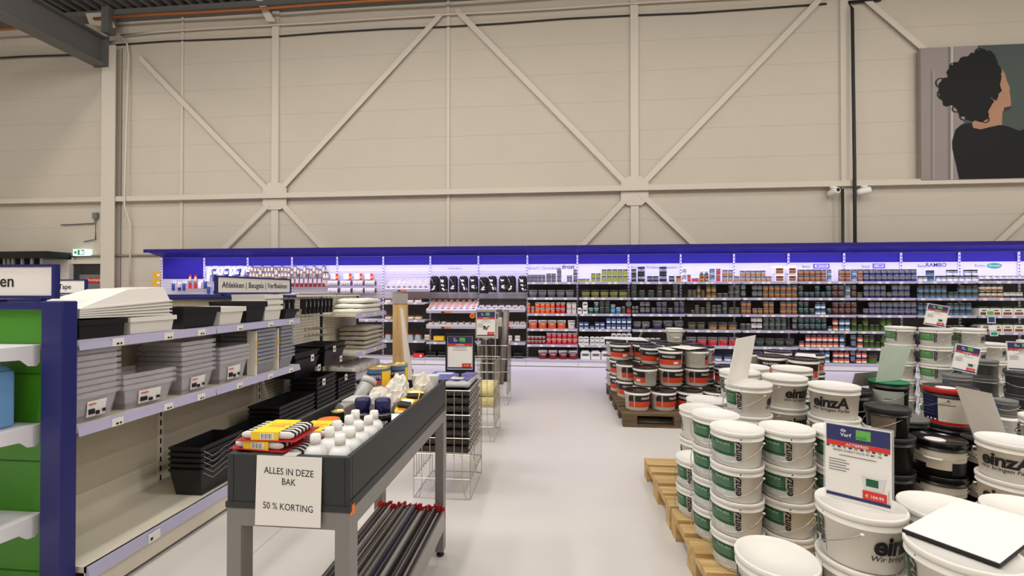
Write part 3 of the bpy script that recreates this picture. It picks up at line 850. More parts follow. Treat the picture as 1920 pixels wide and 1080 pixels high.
def pack(card, body, wd, ht, kind):
    """small hanging pack: card on top, goods below"""
    m = MB().bx(-wd / 2, wd / 2, -0.004, 0, ht * 0.72, ht, card)
    m.bx(-0.012, 0.012, -0.006, -0.004, ht * 0.9, ht * 0.95, M_BLACKM)
    if kind == 'brush':
        m.bx(-wd * 0.42, wd * 0.42, -0.02, 0, 0, ht * 0.4, body).bx(-wd * 0.44, wd * 0.44, -0.022, 0, ht * 0.4, ht * 0.55, M_STEEL).taper(-wd * 0.2, wd * 0.2, -0.016, 0, ht * 0.55, ht * 0.85, 1.9, M_PALE)
    elif kind == 'handle':
        m.bx(-wd * 0.42, wd * 0.42, -0.02, 0, ht * 0.35, ht * 0.75, mat('bristle_pale', (198, 178, 162), 0.7)).bx(-wd * 0.34, wd * 0.34, -0.022, 0, 0, ht * 0.35, body)
    else:
        m.lathe([(wd * 0.3, 0), (wd * 0.36, 0.01), (wd * 0.36, ht * 0.66), (wd * 0.3, ht * 0.7)], body, 10, Matrix.Translation((0, -wd * 0.37, 0)))
        m.patch(lambda z: wd * 0.36, pi, 2 * pi, ht * 0.3, ht * 0.5, M_PAPER, 6) if False else None
    return m.mesh('pack')


BR = [pack(M_GREYPL, mat('bristle', (176, 152, 132), 0.7), 0.07, 0.21, 'brush'), pack(M_GREYPL, MATS['can_rbrown'], 0.07, 0.23, 'brush'), pack(M_PAPER, MATS['can_royal'], 0.08, 0.22, 'roll'), pack(M_PAPER, M_PAPER, 0.09, 0.2, 'roll'), pack(M_GREYPL, MATS['can_dred'], 0.075, 0.22, 'handle'), pack(M_GREYPL, MATS['bristle'], 0.07, 0.3, 'brush'), pack(M_PAPER, MATS['can_navy'], 0.08, 0.2, 'handle'), pack(M_DRED, MATS['can_red'], 0.07, 0.3, 'brush')]


def hang_row(px0, px1, py, n, kinds, noun, where, cat='brush', group=None, y=YU - 0.1):
    for i in range(n):
        c = at_y(px0 + (px1 - px0) * (i + 0.5) / n, py, y)
        single(noun, BR[kinds[i % len(kinds)]], '%s, %s from left %s' % (noun.replace('_', ' '), ORD[i + 1], where), cat, (c.x, y, c.z), group=group or noun.replace('_', ' ') + 's ' + where)


hang_row(322, 352, 545, 3, [2, 6, 2], 'blue_brush_pack', 'hanging at the far left end of the shelf wall')
hang_row(352, 392, 541, 4, [7, 7, 3, 2], 'brush_pack', 'hanging below the blue end panel of the shelf wall')
hang_row(388, 470, 528, 8, [3, 2, 6, 2], 'roller_pack', 'in the upper hanging row beneath the first white header')
hang_row(388, 470, 551, 8, [2, 6, 3, 6], 'roller_pack', 'in the lower hanging row beneath the first white header')
hang_row(462, 545, 529, 14, [0, 1, 1, 0, 5], 'bristle_brush_pack', 'in the upper row, second white header bay')
hang_row(392, 470, 517.5, 10, [3, 2, 3], 'narrow_pack', 'in the topmost hanging row, first white header', y=YU - 0.02)
hang_row(470, 545, 518.5, 12, [1, 0, 0], 'flat_brush_pack', 'in the topmost hanging row, second white header bay', y=YU - 0.03)
hang_row(545, 610, 523.5, 11, [0, 5, 1], 'flat_brush_pack', 'in the topmost row above the red handled packs', y=YU - 0.05)
hang_row(545, 612, 538, 8, [4], 'red_handled_brush_pack', 'behind the covering goods sign')
hang_row(606, 616, 536, 2, [5], 'long_brush_pack', 'standing tallest beside the striped rollers')
RS = MB()
for q in range(6):
    RS.lathe([(0.055, q * 0.035), (0.055, q * 0.035 + 0.025)], M_PAPER, 12, Matrix.Rotation(pi / 2, 4, 'Y')).lathe([(0.054, q * 0.035 + 0.025), (0.054, q * 0.035 + 0.035)], MATS['can_rbrown'], 12, Matrix.Rotation(pi / 2, 4, 'Y'))
RS = RS.mesh('roller')
RTAG = MB().bx(-0.09, 0.09, -0.005, 0, 0, 0.12, M_PAPER).bx(0.03, 0.085, -0.007, -0.005, -0.01, 0.125, M_RED).bx(0.04, 0.075, -0.009, -0.007, 0.03, 0.06, M_YELLOW).mesh('tag')
for i, px in enumerate((627, 652, 672, 692)):
    c = at_y(px, 524, YU - 0.03)
    single('roller_card', RTAG, 'white card with red price tag above rollers, %s from left' % ORD[i + 1], 'card', (c.x, YU - 0.03, c.z), group='roller cards with red tags')
for j, py in enumerate((531, 545)):
    for i, px in enumerate((617, 641, 664, 686)):
        c = at_y(px, py, YU - 0.14)
        single('paint_roller', RS, 'red and white striped roller sleeve, %s from left, %s row' % (ORD[i + 1], ('upper', 'lower')[j]), 'roller', (c.x, YU - 0.14, c.z), group='striped roller sleeves on the shelf wall')
# yellow plates at the far end
for j, py in enumerate((516, 530)):
    a, b = at_y(290, py - 6, YU), at_y(307, py + 6, YU)
    single('yellow_plate', MB().prism([(a.x - 0.05 - 0.03 * j, b.z), (b.x - 0.05 - 0.02 * j, b.z), (b.x - 0.07, a.z), (a.x, a.z)], 0.02, mat('mustard', (216, 170, 44), 0.5), Matrix.Translation((0, YU - 0.02, 0))).bx((a.x + b.x) / 2 - 0.03, (a.x + b.x) / 2 + 0.03, YU - 0.022, YU - 0.02, (a.z + b.z) / 2 - 0.02, (a.z + b.z) / 2 + 0.02, M_PAPER),
           '%s yellow angled plate hanging at the far left end of the shelf wall' % ('upper', 'lower')[j], 'plate')
# slanted display trays
def tray(px0, px1, py_front, dz, dy, label, k):
    a, b = at_y(px0, py_front, YF - 0.02), at_y(px1, py_front, YF - 0.02)
    t = thing('display_tray', label, 'tray', (a.x, YF - 0.02, a.z))
    W = b.x - a.x
    link('tray_bottom', MB().plate([(0, 0, 0), (W, 0, 0), (W, dy, dz), (0, dy, dz)], 0.015, M_WSHELF), t)
    link('tray_front', MB().bx(0, W, -0.012, 0, -0.035, 0.045, M_CLEAR).bx(0, W, -0.015, -0.012, -0.04, -0.005, M_RAIL).bx(W * 0.3, W * 0.36, -0.017, -0.015, -0.036, -0.008, M_INK).bx(W * 0.36, W * 0.5, -0.017, -0.015, -0.036, -0.008, M_ORANGE), t)
    link('tray_side', MB().prism([(0, 0)], 0, M_WSHELF) if False else MB().bx(-0.008, 0, 0, dy, -0.03, 0.05, M_WSHELF).bx(W, W + 0.008, 0, dy, -0.03, 0.05, M_WSHELF), t)
    return a, W


BOXA = MB().bx(-0.038, 0.038, 0, 0.07, 0, 0.045, M_PAPER).bx(-0.026, 0.026, -0.002, 0, 0.008, 0.03, MATS['can_dgrey']).bx(-0.03, 0.03, 0.02, 0.05, 0.045, 0.047, MATS['can_rbrown']).mesh('box')
BOXB = MB().bx(-0.036, 0.036, 0, 0.07, 0, 0.045, M_CLEAR).bx(-0.03, 0.03, -0.002, 0, 0.006, 0.034, M_PAPER).bx(-0.03, 0.03, 0.02, 0.055, 0.046, 0.048, M_ORANGE).bx(-0.02, 0.02, -0.003, -0.002, 0.012, 0.026, MATS['can_brown']).mesh('box')
BOXC = MB().bx(-0.036, 0.036, 0, 0.06, 0, 0.05, M_PAPER).bx(-0.03, 0.03, 0.005, 0.05, 0.05, 0.062, MATS['can_dbrown']).bx(-0.03, 0.03, -0.002, 0, 0.01, 0.02, MATS['can_grey']).mesh('box')
for (px0, px1, pf, nx, ny, bxm, nm, wh, k) in ((722, 803, 543, 8, 4, BOXA, 'sleeve_box', 'slanted tray beside the striped rollers', -3), (800, 893, 583, 8, 4, BOXB, 'roller_box', 'slanted tray below the five black sets', -1),
                                               (895, 984, 581, 7, 2, BOXA, 'sleeve_box', 'slanted tray below the right black sets', 0), (800, 893, 612, 8, 2, BOXC, 'refill_box', 'lower tray with orange disc tag', -1), (940, 985, 612, 4, 2, BOXA, 'refill_box', 'lower tray right of the glitter rolls', 0)):
    slope = 0.16 if ny > 2 else 0.05
    a, W = tray(px0, px1, pf, slope, 0.34, 'white %s' % wh, k)
    for j in range(ny):
        for i in range(nx):
            if rk.random() < 0.06: continue
            yy = 0.036 + j * 0.08
            single(nm, bxm, '%s, %s from left, %s row from front, %s' % (nm.replace('_', ' '), ORD[i + 1], ORD[j + 1], wh), 'box', (a.x + W * (i + 0.5) / nx, YF - 0.02 + yy, a.z + 0.019 + slope * yy / 0.34), (math.atan2(slope, 0.34), 0, 0), group='%ses in the %s' % (nm.replace('_', ' '), wh))
c = at_y(886, 592, YF - 0.03)
single('orange_tag', MB().lathe([(0.052, 0), (0.052, 0.004)], M_ORANGE, 22, Matrix.Rotation(pi / 2, 4, 'X')).bx(-0.025, 0.025, -0.006, -0.004, -0.008, 0.008, M_BLACKM), 'round orange price tag hanging at the tray edge', 'tag', (c.x, YF - 0.045, c.z))
# black hanging sets
SET = MB().prism([(-0.065, 0), (0.065, 0), (0.068, 0.26), (0.04, 0.33), (-0.04, 0.33), (-0.068, 0.26)], 0.035, M_BLACK)
SETS = []
for v in range(5):
    m = MB().prism([(-0.065, 0), (0.065, 0), (0.07, 0.26), (0.045, 0.32), (-0.045, 0.32), (-0.07, 0.26)], 0.04, M_BLACK)
    m.tube([(-0.045, -0.006, 0.27), (0.0 + 0.02 * (v % 2), -0.01, 0.17)], 0.005, M_CHROME, 6)
    m.lathe([(0.016, -0.03), (0.016, 0.035)], M_PAPER, 10, Matrix.Translation((-0.01 + 0.012 * v, -0.014, 0.06 + 0.015 * (v % 3))) @ Matrix.Rotation(radians(60 + 25 * v), 4, 'Y'))
    m.lathe([(0.015, -0.03), (0.015, 0.03)], M_PAPER, 10, Matrix.Translation((0.012, -0.014, 0.1 + 0.012 * v)) @ Matrix.Rotation(radians(20 + 30 * v), 4, 'Y'))
    m.bx(-0.035, 0.03, -0.004, 0, 0.2 + 0.01 * (v % 3), 0.25, M_PAPER if v > 1 else M_BLACKG)
    m.bx(-0.012, 0.012, -0.004, 0.04, 0.3, 0.335, M_GREYPL)
    SETS.append(m.mesh('set'))
for i, px in enumerate((813, 829, 848, 867, 886, 905, 921, 942, 957, 978)):
    for dpt in range(2):
        yy = YU - 0.28 + dpt * 0.09
        c = at_y(px + (4 if dpt else 0), 548 + (i == 5) * 2, yy)
        single('roller_set', SETS[(i * 3 + (1 if i > 4 else 0)) % 5], 'black hanging roller set, %s from left%s' % (ORD[i + 1], ', behind its front twin' if dpt else ', front of its hook'), 'roller set', (c.x, yy, c.z), group='black hanging roller sets')
# goods on the left shelves
SPO = MB().bx(-0.055, 0.055, 0, 0.1, 0, 0.045, M_PAPER).bx(-0.05, 0.05, 0.01, 0.09, 0.045, 0.075, M_ORANGE).bx(-0.045, 0.045, 0.0, 0.02, 0.05, 0.07, MATS['can_dbrown']).mesh('sponge')
SPB = MB()
for q in range(4):
    SPB.lathe([(0.03, -0.055), (0.032, 0), (0.03, 0.055)], MATS['can_cream'], 10, Matrix.Translation((0, 0.03 + 0.03 * q, 0.0345)) @ Matrix.Rotation(pi / 2, 4, 'Y'))
SPB = SPB.bx(-0.05, 0.05, 0.0, 0.12, 0.06, 0.075, MATS['can_rbrown']).bx(-0.04, 0.04, 0.01, 0.06, 0.075, 0.079, M_ORANGE).mesh('sleeve')
SPT = MB().bx(-0.055, 0.055, 0, 0.14, 0, 0.05, MATS['can_pale']).bx(-0.05, 0.05, 0.0, 0.12, 0.05, 0.1, MATS['can_pale']).bx(-0.04, 0.04, -0.002, 0.09, 0.1, 0.115, M_ORANGE).bx(-0.05, 0.05, 0.02, 0.06, 0.1, 0.13, MATS['can_dark']).mesh('pack')
for z, me, nm, wh in ((ZL[0], SPO, 'sponge_box', 'upper left shelf'), (ZL[1], SPB, 'roller_pack', 'middle left shelf'), (ZL[2], SPT, 'cloth_pack', 'lower left shelf')):
    for i, px in enumerate((727, 741, 755, 769, 783)):
        c = at_y(px, 560, YF + 0.06)
        single(nm, me, '%s with orange label, %s from left on the %s' % (nm.replace('_', ' '), ORD[i + 1], wh), 'pack', (c.x, YF + 0.06, z + 0.0016), group='%ss on the %s' % (nm.replace('_', ' '), wh))
a = at_y(822, 634, YF + 0.05)
single('yellow_sponge', MB().bx(-0.1, 0.1, 0, 0.12, 0, 0.085, mat('sponge_yellow', (230, 186, 40), 0.9)), 'yellow sponge block on the lower left shelf', 'sponge', (a.x, YF + 0.05, ZL[2] + 0.0016))
for i, px in enumerate((800, 846, 862, 955, 970)):
    a = at_y(px, 634, YF + 0.05)
    single('roller_pack', MB().lathe([(0.028, -0.05), (0.028, 0.05)], (M_PALE, M_PAPER, MATS['can_tan'], MATS['can_pink'], M_PAPER)[i], 12, Matrix.Translation((0, 0.04, 0.028)) @ Matrix.Rotation(pi / 2, 4, 'Y')).lathe([(0.028, -0.05), (0.028, 0.05)], MATS['can_pink'], 12, Matrix.Translation((0, 0.04, 0.084)) @ Matrix.Rotation(pi / 2, 4, 'Y')),
           'pair of rolled sleeves on the lower left shelf, %s from left' % ORD[i + 1], 'roller', (a.x, YF + 0.05, ZL[2] + 0.0016), group='rolled sleeves on the lower left shelf')
for i, px in enumerate((783, 808, 830, 852, 874, 896, 950, 972)):
    a = at_y(px, 668, YF + 0.08)
    single('black_tray_pack', MB().taper(-0.1, 0.1, 0, 0.2, 0, 0.05, 0.85, M_BLACK).taper(-0.1, 0.1, 0.02, 0.2, 0.05, 0.11, 0.85, M_BLACKG).bx(-0.1, 0.1, -0.004, 0, 0.03, 0.045, M_GREYPL), 'black plastic tray pack on the base shelf, %s from left' % ORD[i + 1], 'tray', (a.x, YF + 0.08, 0.134), group='black trays on the base shelf')
a = at_y(784, 668, YF)
single('red_box', MB().bx(-0.1, 0.1, 0, 0.06, 0, 0.085, M_RED).lathe([(0.022, 0), (0.022, 0.002)], M_PAPER, 14, Matrix.Translation((0.05, -0.001, 0.035)) @ Matrix.Rotation(pi / 2, 4, 'X')), 'red box with a white ring mark at the base of the shelf wall', 'box', (a.x, YF + 0.0, 0.134))
# ------------------------------------------------------------------ pallets
def pallet(x, y, wood, label, group=None):
    t = thing('euro_pallet', label, 'pallet', (x, y, 0), group=group)
    dk = [(0, 0.14), (0.18, 0.1), (0.33, 0.14), (0.52, 0.1), (0.66, 0.14)]
    for a, wd in dk:
        link('deck_board', MB().bx(0, 1.2, a, a + wd, 0.122, 0.144, wood), t)
    for xx in (0, 0.5275, 1.055):
        link('cross_board', MB().bx(xx, xx + 0.145, 0, 0.8, 0.1, 0.122, wood), t)
    for xx in (0, 0.5275, 1.055):
        for yy, wd in ((0, 0.1), (0.3275, 0.145), (0.7, 0.1)):
            link('block', MB().bx(xx, xx + 0.145, yy, yy + wd, 0.022, 0.1, wood), t)
    for yy, wd in ((0, 0.1), (0.3275, 0.145), (0.7, 0.1)):
        link('bottom_board', MB().bx(0, 1.2, yy, yy + wd, 0, 0.022, wood), t)
    return t


PX = 0.69
pallet(PX, 2.83, W_PINE, 'pale pine pallet with bare left edge under the white buckets, far one')
pallet(PX, 2.0, W_PINE, 'pale pine pallet under the green label bucket stacks, second from back')
pallet(PX, 1.17, W_PINE, 'pale pine pallet under the nearest big white buckets')
pallet(1.93, 2.83, W_OLD, 'pallet under the black buckets')
pallet(1.93, 2.0, W_OLD, 'pallet under the white buckets beside the black ones')
pallet(0.72, 4.93, W_OLD, 'dark worn pallet at the front of the black and orange buckets')
pallet(0.72, 5.76, W_OLD, 'dark worn pallet at the back of the black and orange buckets')
pallet(1.96, 4.7, W_OLD, 'dark pallet under the right group of black and orange buckets')
pallet(1.96, 5.53, W_OLD, 'dark pallet behind the right group of black and orange buckets')
pallet(3.17, 3.48, W_OLD, 'pallet under the small grey buckets')
pallet(3.17, 4.31, W_OLD, 'pallet under the far right tall white bucket stacks')
pallet(4.38, 4.31, W_OLD, 'pallet at the picture edge under white bucket stacks')

# ------------------------------------------------------------------ buckets
D2R = pi / 180


def tub(R, H, lidm, bodym, labels=(), texts=(), handle=(-30, 0.45, None), rim=None, foot=0.86, lid_h=0.02, lidtop=None):
    """round bucket: labels = (deg0, deg1, z0, z1, material[, n]); texts = functions adding lettering; handle = (pivot angle, droop, grip material)"""
    Rb = lambda z: R * (foot + (0.955 - foot) * z / H)
    zl = H - lid_h
    parts = []
    b = MB().lathe([(R * foot * 0.96, 0), (R * foot, 0.006), (Rb(zl * 0.86), zl * 0.86), (R * 0.985, zl * 0.87), (R * 0.985, zl * 0.9), (R * 0.96, zl * 0.905), (R * 0.96, zl)], bodym, 40)
    parts.append(('body', b.mesh('body'), []))
    l = MB().lathe([(R * 0.975, zl), (R, zl + 0.003), (R, H - 0.004), (R * 0.985, H), (R * 0.95, H), (R * 0.93, H - 0.005), (R * 0.2, H - 0.006)], lidm, 40, ms=[rim or lidm] * 3 + [lidm] * 3)
    sub = []
    if lidtop:
        sub.append(('lid_sticker', MB().lathe([(R * 0.38, H - 0.0055), (R * 0.36, H - 0.0042), (R * 0.05, H - 0.0042)], lidtop, 24, Matrix.Translation((-R * 0.15, -R * 0.2, 0))).mesh('lid_sticker')))
    parts.append(('lid', l.mesh('lid'), sub))
    for lb in labels:
        parts.append(('label', MB().patch(Rb, lb[0] * D2R, lb[1] * D2R, lb[2], lb[3], lb[4], 14, 0.0012 + (0.0008 * lb[5] if len(lb) > 5 else 0)).mesh('label'), []))
    for fn in texts:
        m = MB(); fn(m, Rb)
        parts.append(('lettering', m.mesh('lettering'), []))
    if handle:
        a, dr, grip = handle
        zp = zl * 0.8
        pts = [((R + 0.004) * cos(a * D2R - pi * q / 20) * (1.0), (R + 0.004 + 0.012 * sin(pi * q / 20)) * sin(a * D2R - pi * q / 20), zp - dr * H * sin(pi * q / 20)) for q in range(21)]
        h = MB().tube(pts, 0.0022, M_CHROME, 6)
        for q in (pts[0], pts[-1]):
            h.lathe([(0.006, -0.003), (0.006, 0.003)], bodym, 8, Matrix.Translation(q))
        sub = []
        if grip:
            sub.append(('grip', MB().tube(pts[8:13], 0.007, grip, 8).mesh('grip')))
        parts.append(('handle', h.mesh('handle'), sub))
    return parts


def curved(m, Rb, body, size, mt, deg, z, bold=0.0, shear=0.0, vertical=False, off=0.0026, space=1.0):
    r = Rb(z)
    if vertical:
        m.text(body, size, mt, lambda x, y: ((Rb(z + x) + off) * cos(deg * D2R - y / r), (Rb(z + x) + off) * sin(deg * D2R - y / r), z + x), bold, shear, space=space)
    else:
        m.text(body, size, mt, lambda x, y: ((Rb(z + y) + off) * cos(deg * D2R + x / r), (Rb(z + y) + off) * sin(deg * D2R + x / r), z + y), bold, shear, space=space)


M_LTXT = mat('label_print_pale', (176, 204, 178), 0.5)
M_PHOTO = mat('label_picture_grey', (196, 196, 190), 0.5, noise=0.35, nscale=60)
M_EINZA = mat('logo_black', (20, 19, 22), 0.45)


def einza(R, H, wide, label_m=M_LGREEN):
    lw = 80 if wide else 46
    z0, z1 = 0.33 * H, 0.74 * H
    s = H / 0.165

    def small(m, Rb):
        curved(m, Rb, 'einzA', 0.046 * s, M_EINZA, -84, 0.53 * H, 0.02, 0.12, True)

    def big(m, Rb):
        curved(m, Rb, 'einzA', 0.085 * (R / 0.1335), M_EINZA, 37, 0.52 * H, 0.032, 0.1, space=0.95)
        r = Rb(0.5 * H) + 0.003
        m.add([(r * cos(a * D2R), r * sin(a * D2R), z) for z in (0.5 * H, 0.515 * H) for a in (33, 40, 46, 52)], [(0, 1, 5, 4), (1, 2, 6, 5), (2, 3, 7, 6)], M_EINZA)

    def motto(m, Rb):
        curved(m, Rb, 'Wir bringen Farbe', 0.026 * (R / 0.1335), M_INK, 37, 0.3 * H, 0.004, 0.2)

    def lab(m, Rb):
        curved(m, Rb, 'Karat-plus', 0.017 * s if wide else 0.013, M_LTXT, -84 - 9 - lw * 0.34, 0.66 * H, 0.012, off=0.003)
        for q in range(6):
            zz = 0.6 * H - q * 0.035 * H
            m.patch(Rb, (-84 - 8 - lw * 0.82) * D2R, (-84 - 12 - 6 * (q % 2)) * D2R, zz, zz + 0.006 * H, M_LTXT, 6, 0.003)
    return tub(R, H, M_CREAM, M_CREAM, [(-84 - 8 - lw, -84 - 8, z0, z1, label_m, 1), (-84 - 8 - lw, -76, 0.1 * H, z0, M_PHOTO)], [small, big, motto, lab], (-20, 0.5, None))


KP, WP = einza(0.119, 0.165, True), einza(0.1335, 0.188, False)
EP = einza(0.119, 0.165, True, M_BGREEN)
PK, PW = 0.16, 0.183
POS = ['bottom', 'second up', 'third up', 'fourth up', 'fifth up', 'top']


def stack(parts, pitch, x, y, n, rz, what, where, name='paint_bucket', z=0.145, group=None, top=None, jit=3.0):
    rr = random.Random(int(x * 1000 + y * 77))
    for k in range(n):
        nm = 'top' if (k == n - 1 and n > 1) else POS[k]
        lab = '%s, %s %s' % (what, 'of' if n == 1 else nm + ' of', where) if n > 1 else '%s, %s' % (what, where)
        inst(parts, name, lab, 'bucket', (x, y, z + k * pitch), (rz + rr.uniform(-jit, jit)) * D2R, group)


GK = 'white green label buckets on the pale pallets'
wk = 'white bucket with green label'
stack(KP, PK, 0.868, 2.28, 4, -25, wk, 'the front left corner stack', group=GK)
stack(KP, PK, 1.106, 2.30, 4, -28, wk, 'the stack right of the corner stack', group=GK)
stack(KP, PK, 1.345, 2.28, 4, -30, wk, 'the stack behind the price sign', group=GK)
stack(KP, PK, 0.853, 2.525, 4, -28, wk, 'the stack behind the corner stack', group=GK)
stack(KP, PK, 0.83, 2.765, 2, -45, wk, 'the low stack beside bare pallet edge', group=GK)
stack(KP, PK, 2.0, 2.2, 4, -178, 'white bucket with black logo', 'the stack beside black lidded buckets', group=GK)
stack(KP, PK, 2.56, 2.61, 4, -170, 'white bucket', 'the stack at the picture edge by black lids', group=GK)
GW = 'large white buckets on the pale pallets'
ww = 'large white bucket'
stack(WP, PW, 0.925, 3.0, 3, 110, 'plain ' + ww, 'the stack left of the blank sign', group=GW)
stack(WP, PW, 1.04, 3.25, 3, 120, 'plain ' + ww, 'the stack nearest the bare pallet corner', group=GW)
stack(WP, PW, 1.183, 2.926, 4, -50, ww + ' with green label', 'the stack carrying the blank white sign', group=GW)
stack(WP, PW, 1.295, 3.345, 4, -83, ww + ' with edge lettering', 'the stack behind the blank sign', group=GW)
stack(WP, PW, 1.507, 3.157, 4, -108, ww + ' with half hidden logo', 'the stack beside the big logo', group=GW)
stack(WP, PW, 1.668, 2.905, 4, -169, ww + ' with big black logo', 'the stack by black buckets', group=GW)
stack(WP, PW, 1.735, 3.53, 4, 60, 'plain ' + ww, 'the back right stack of the pallet', group=GW)
stack(WP, PW, 1.456, 3.57, 4, 80, 'plain ' + ww, 'the back middle stack of the pallet', group=GW)
stack(WP, PW, 0.772, 1.68, 2, 150, 'nearest plain ' + ww, 'the low stack at the pallet front', group=GW)
stack(WP, PW, 1.066, 1.71, 3, -99, ww, 'the stack carrying the big price sign', group=GW)
stack(WP, PW, 1.338, 1.70, 3, 20, ww, 'the stack right behind the price sign', group=GW)
stack(WP, PW, 1.612, 1.70, 3, 10, ww, 'the stack under the white board corner', group=GW)
stack(WP, PW, 1.176, 1.44, 3, -106, ww, 'the stack carrying the flat white board', group=GW)
GE = 'white bright green label buckets at far right'
we = 'white bucket with bright green label'
stack(EP, PK, 3.25, 4.625, 6, -60, we, 'the leftmost tall stack', group=GE)
stack(EP, PK, 3.44, 4.47, 6, -44, we, 'the tall stack carrying a small sign', group=GE)
stack(EP, PK, 3.71, 4.47, 6, -75, we, 'the third tall stack', group=GE)
stack(EP, PK, 4.15, 4.77, 5, -75, we, 'the five high stack by the edge', group=GE)
stack(EP, PK, 4.42, 4.72, 5, -80, we, 'the five high stack at picture edge', group=GE)
stack(EP, PK, 4.75, 5.0, 5, -80, 'plain white bucket', 'the rearmost stack at picture edge', group=GE)

# black / orange buckets
M_PW = mat('tub_white', (228, 222, 210), 0.4)
M_PB = mat('label_black', (26, 25, 28), 0.45)
M_PO = mat('label_orange_red', (204, 66, 34), 0.45)
M_LINE = mat('label_small_print', (178, 173, 164), 0.6)


def prin(m, Rb):
    curved(m, Rb, 'PRINSSEN', 0.034, M_PAPER, -112, 0.133, 0.012)


def prin_small(m, Rb):
    m.patch(Rb, -86 * D2R, -58 * D2R, 0.052, 0.078, M_PAPER, 6, 0.0026)
    m.patch(Rb, -64 * D2R, -60 * D2R, 0.055, 0.076, M_INK, 3, 0.0032)
    for q in range(9):
        m.patch(Rb, -322 * D2R, -214 * D2R, 0.045 + q * 0.0125, 0.0475 + q * 0.0125, M_LINE, 12, 0.0016)
    for a in (-300, -268, -240):
        m.patch(Rb, a * D2R, (a + 1) * D2R, 0.04, 0.16, M_LINE, 1, 0.0016)


PP = tub(0.1425, 0.21, M_BLACKG, M_PW, [(-174, -38, 0.1, 0.165, M_PB, 1), (-174, -38, 0.04, 0.1, M_PO, 1), (-206, -180, 0.1, 0.165, M_PB, 1), (-206, -180, 0.04, 0.1, M_PO, 1)], [prin, prin_small], (-200, 0.4, None), rim=M_BLACKG, foot=0.87, lid_h=0.012)
PH = 0.205
GP = 'white tubs with black and orange labels'
wp = 'white tub, black lid, orange label'
for px, dist, n, rz, where in (
        (1194, 5.05, 1, 62, 'front row, first from the aisle'), (1243, 5.05, 1, 70, 'front row, second from the aisle'), (1292, 5.05, 1, -20, 'front row, third from the aisle'), (1341, 5.05, 1, 0, 'front row, fourth, behind white lids'),
        (1209, 5.345, 2, -50, 'the second row first stack'), (1257, 5.345, 3, 0, 'the second row middle stack'), (1305, 5.345, 3, 60, 'the second row right stack'),
        (1176, 5.66, 2, 75, 'the third row aisle stack'), (1221, 5.65, 3, 10, 'the third row middle stack'), (1268, 5.64, 3, 40, 'the third row stack behind pale cards'), (1317, 5.64, 3, 150, 'the third row right stack'),
        (1163, 5.97, 3, 0, 'the fourth row aisle stack'), (1206, 5.96, 3, 20, 'the fourth row middle stack'), (1250, 5.95, 3, 60, 'the fourth row stack below the pail'), (1295, 5.95, 3, 60, 'the fourth row right stack'),
        (1155, 6.33, 3, 90, 'the rear aisle corner stack'), (1196, 6.3, 3, 60, 'the rear stack under the white board'), (1239, 6.28, 3, 60, 'the rear stack under the pail'), (1280, 6.28, 3, 60, 'the rear right stack'),
        (1506, 4.6, 3, -15, 'the right group nearest stack'), (1447, 4.83, 3, -10, 'the right group middle stack'), (1402, 5.12, 3, 140, 'the right group stack behind blank sign'), (1362, 5.4, 2, -40, 'the low stack left of blank sign'),
        (1518, 4.99, 3, 30, 'the right group rear stack'), (1458, 5.2, 3, 30, 'the right group back middle stack')):
    p = at_d(px, dist)
    stack(PP, PH, p.x, p.y, n, rz, wp, where, 'paint_tub', group=GP)
# the mixed upper tubs turn their printed side forward
tops = [o for o in COL.objects if o.name.startswith('paint_tub') and o.get('label')]
for o in tops:
    if 'top of the second row right' in o['label']: o.rotation_euler.z = 146 * D2R
    if ('of the second row' in o['label'] or 'of the third row' in o['label']) and ', top of' not in o['label']: o.rotation_euler.z = 62 * D2R
    if 'top of the second row first' in o['label']: o.rotation_euler.z = -62 * D2R
    if 'bottom of the second row' in o['label'] or 'bottom of the third row' in o['label']: o.rotation_euler.z = 20 * D2R
pail = tub(0.112, 0.185, M_PW, M_PW, [(-175, -5, 0.03, 0.13, mat('pail_print', (196, 190, 176), 0.5), 1)], [lambda m, Rb: [m.patch(Rb, -170 * D2R, -10 * D2R, 0.04 + q * 0.016, 0.043 + q * 0.016, M_LINE, 10, 0.003) for q in range(6)]], (0, 0.35, M_PW), foot=0.8)
p = at_d(1264, 6.1)
inst(pail, 'paint_pail', 'single white pail with handle standing on top of the black lids', 'pail', (p.x, p.y, 0.144 + 3 * PH + 0.006), 0)

# black buckets and their neighbours
M_BT = mat('black_tub', (24, 24, 25), 0.38)
M_LID = mat('dark_lid', (40, 39, 38), 0.4)
M_BROWN = mat('label_brown_grey', (118, 106, 94), 0.5, noise=0.25, nscale=25)
M_PALEG = mat('label_pale_green', (164, 172, 158), 0.5)
M_CRM = mat('label_cream', (214, 204, 184), 0.5)
M_NAVYL = mat('label_deep_navy', (24, 26, 62), 0.45)
M_RIMR = mat('rim_red', (196, 40, 34), 0.4)
M_RIMG = mat('lid_green', (20, 128, 76), 0.35)


def icons(m, Rb):
    for q in range(5):
        m.patch(Rb, (-150 + q * 11) * D2R, (-144 + q * 11) * D2R, 0.024, 0.034, M_PAPER, 2, 0.003)


def small_marks(m, Rb):
    m.patch(Rb, -122 * D2R, -112 * D2R, 0.03, 0.055, MATS['can_lime'], 2, 0.002)
    m.patch(Rb, -108 * D2R, -85 * D2R, 0.075, 0.079, M_GREYPL, 3, 0.002)
    m.patch(Rb, -122 * D2R, -113 * D2R, 0.085, 0.105, MATS['can_lime'], 2, 0.002)


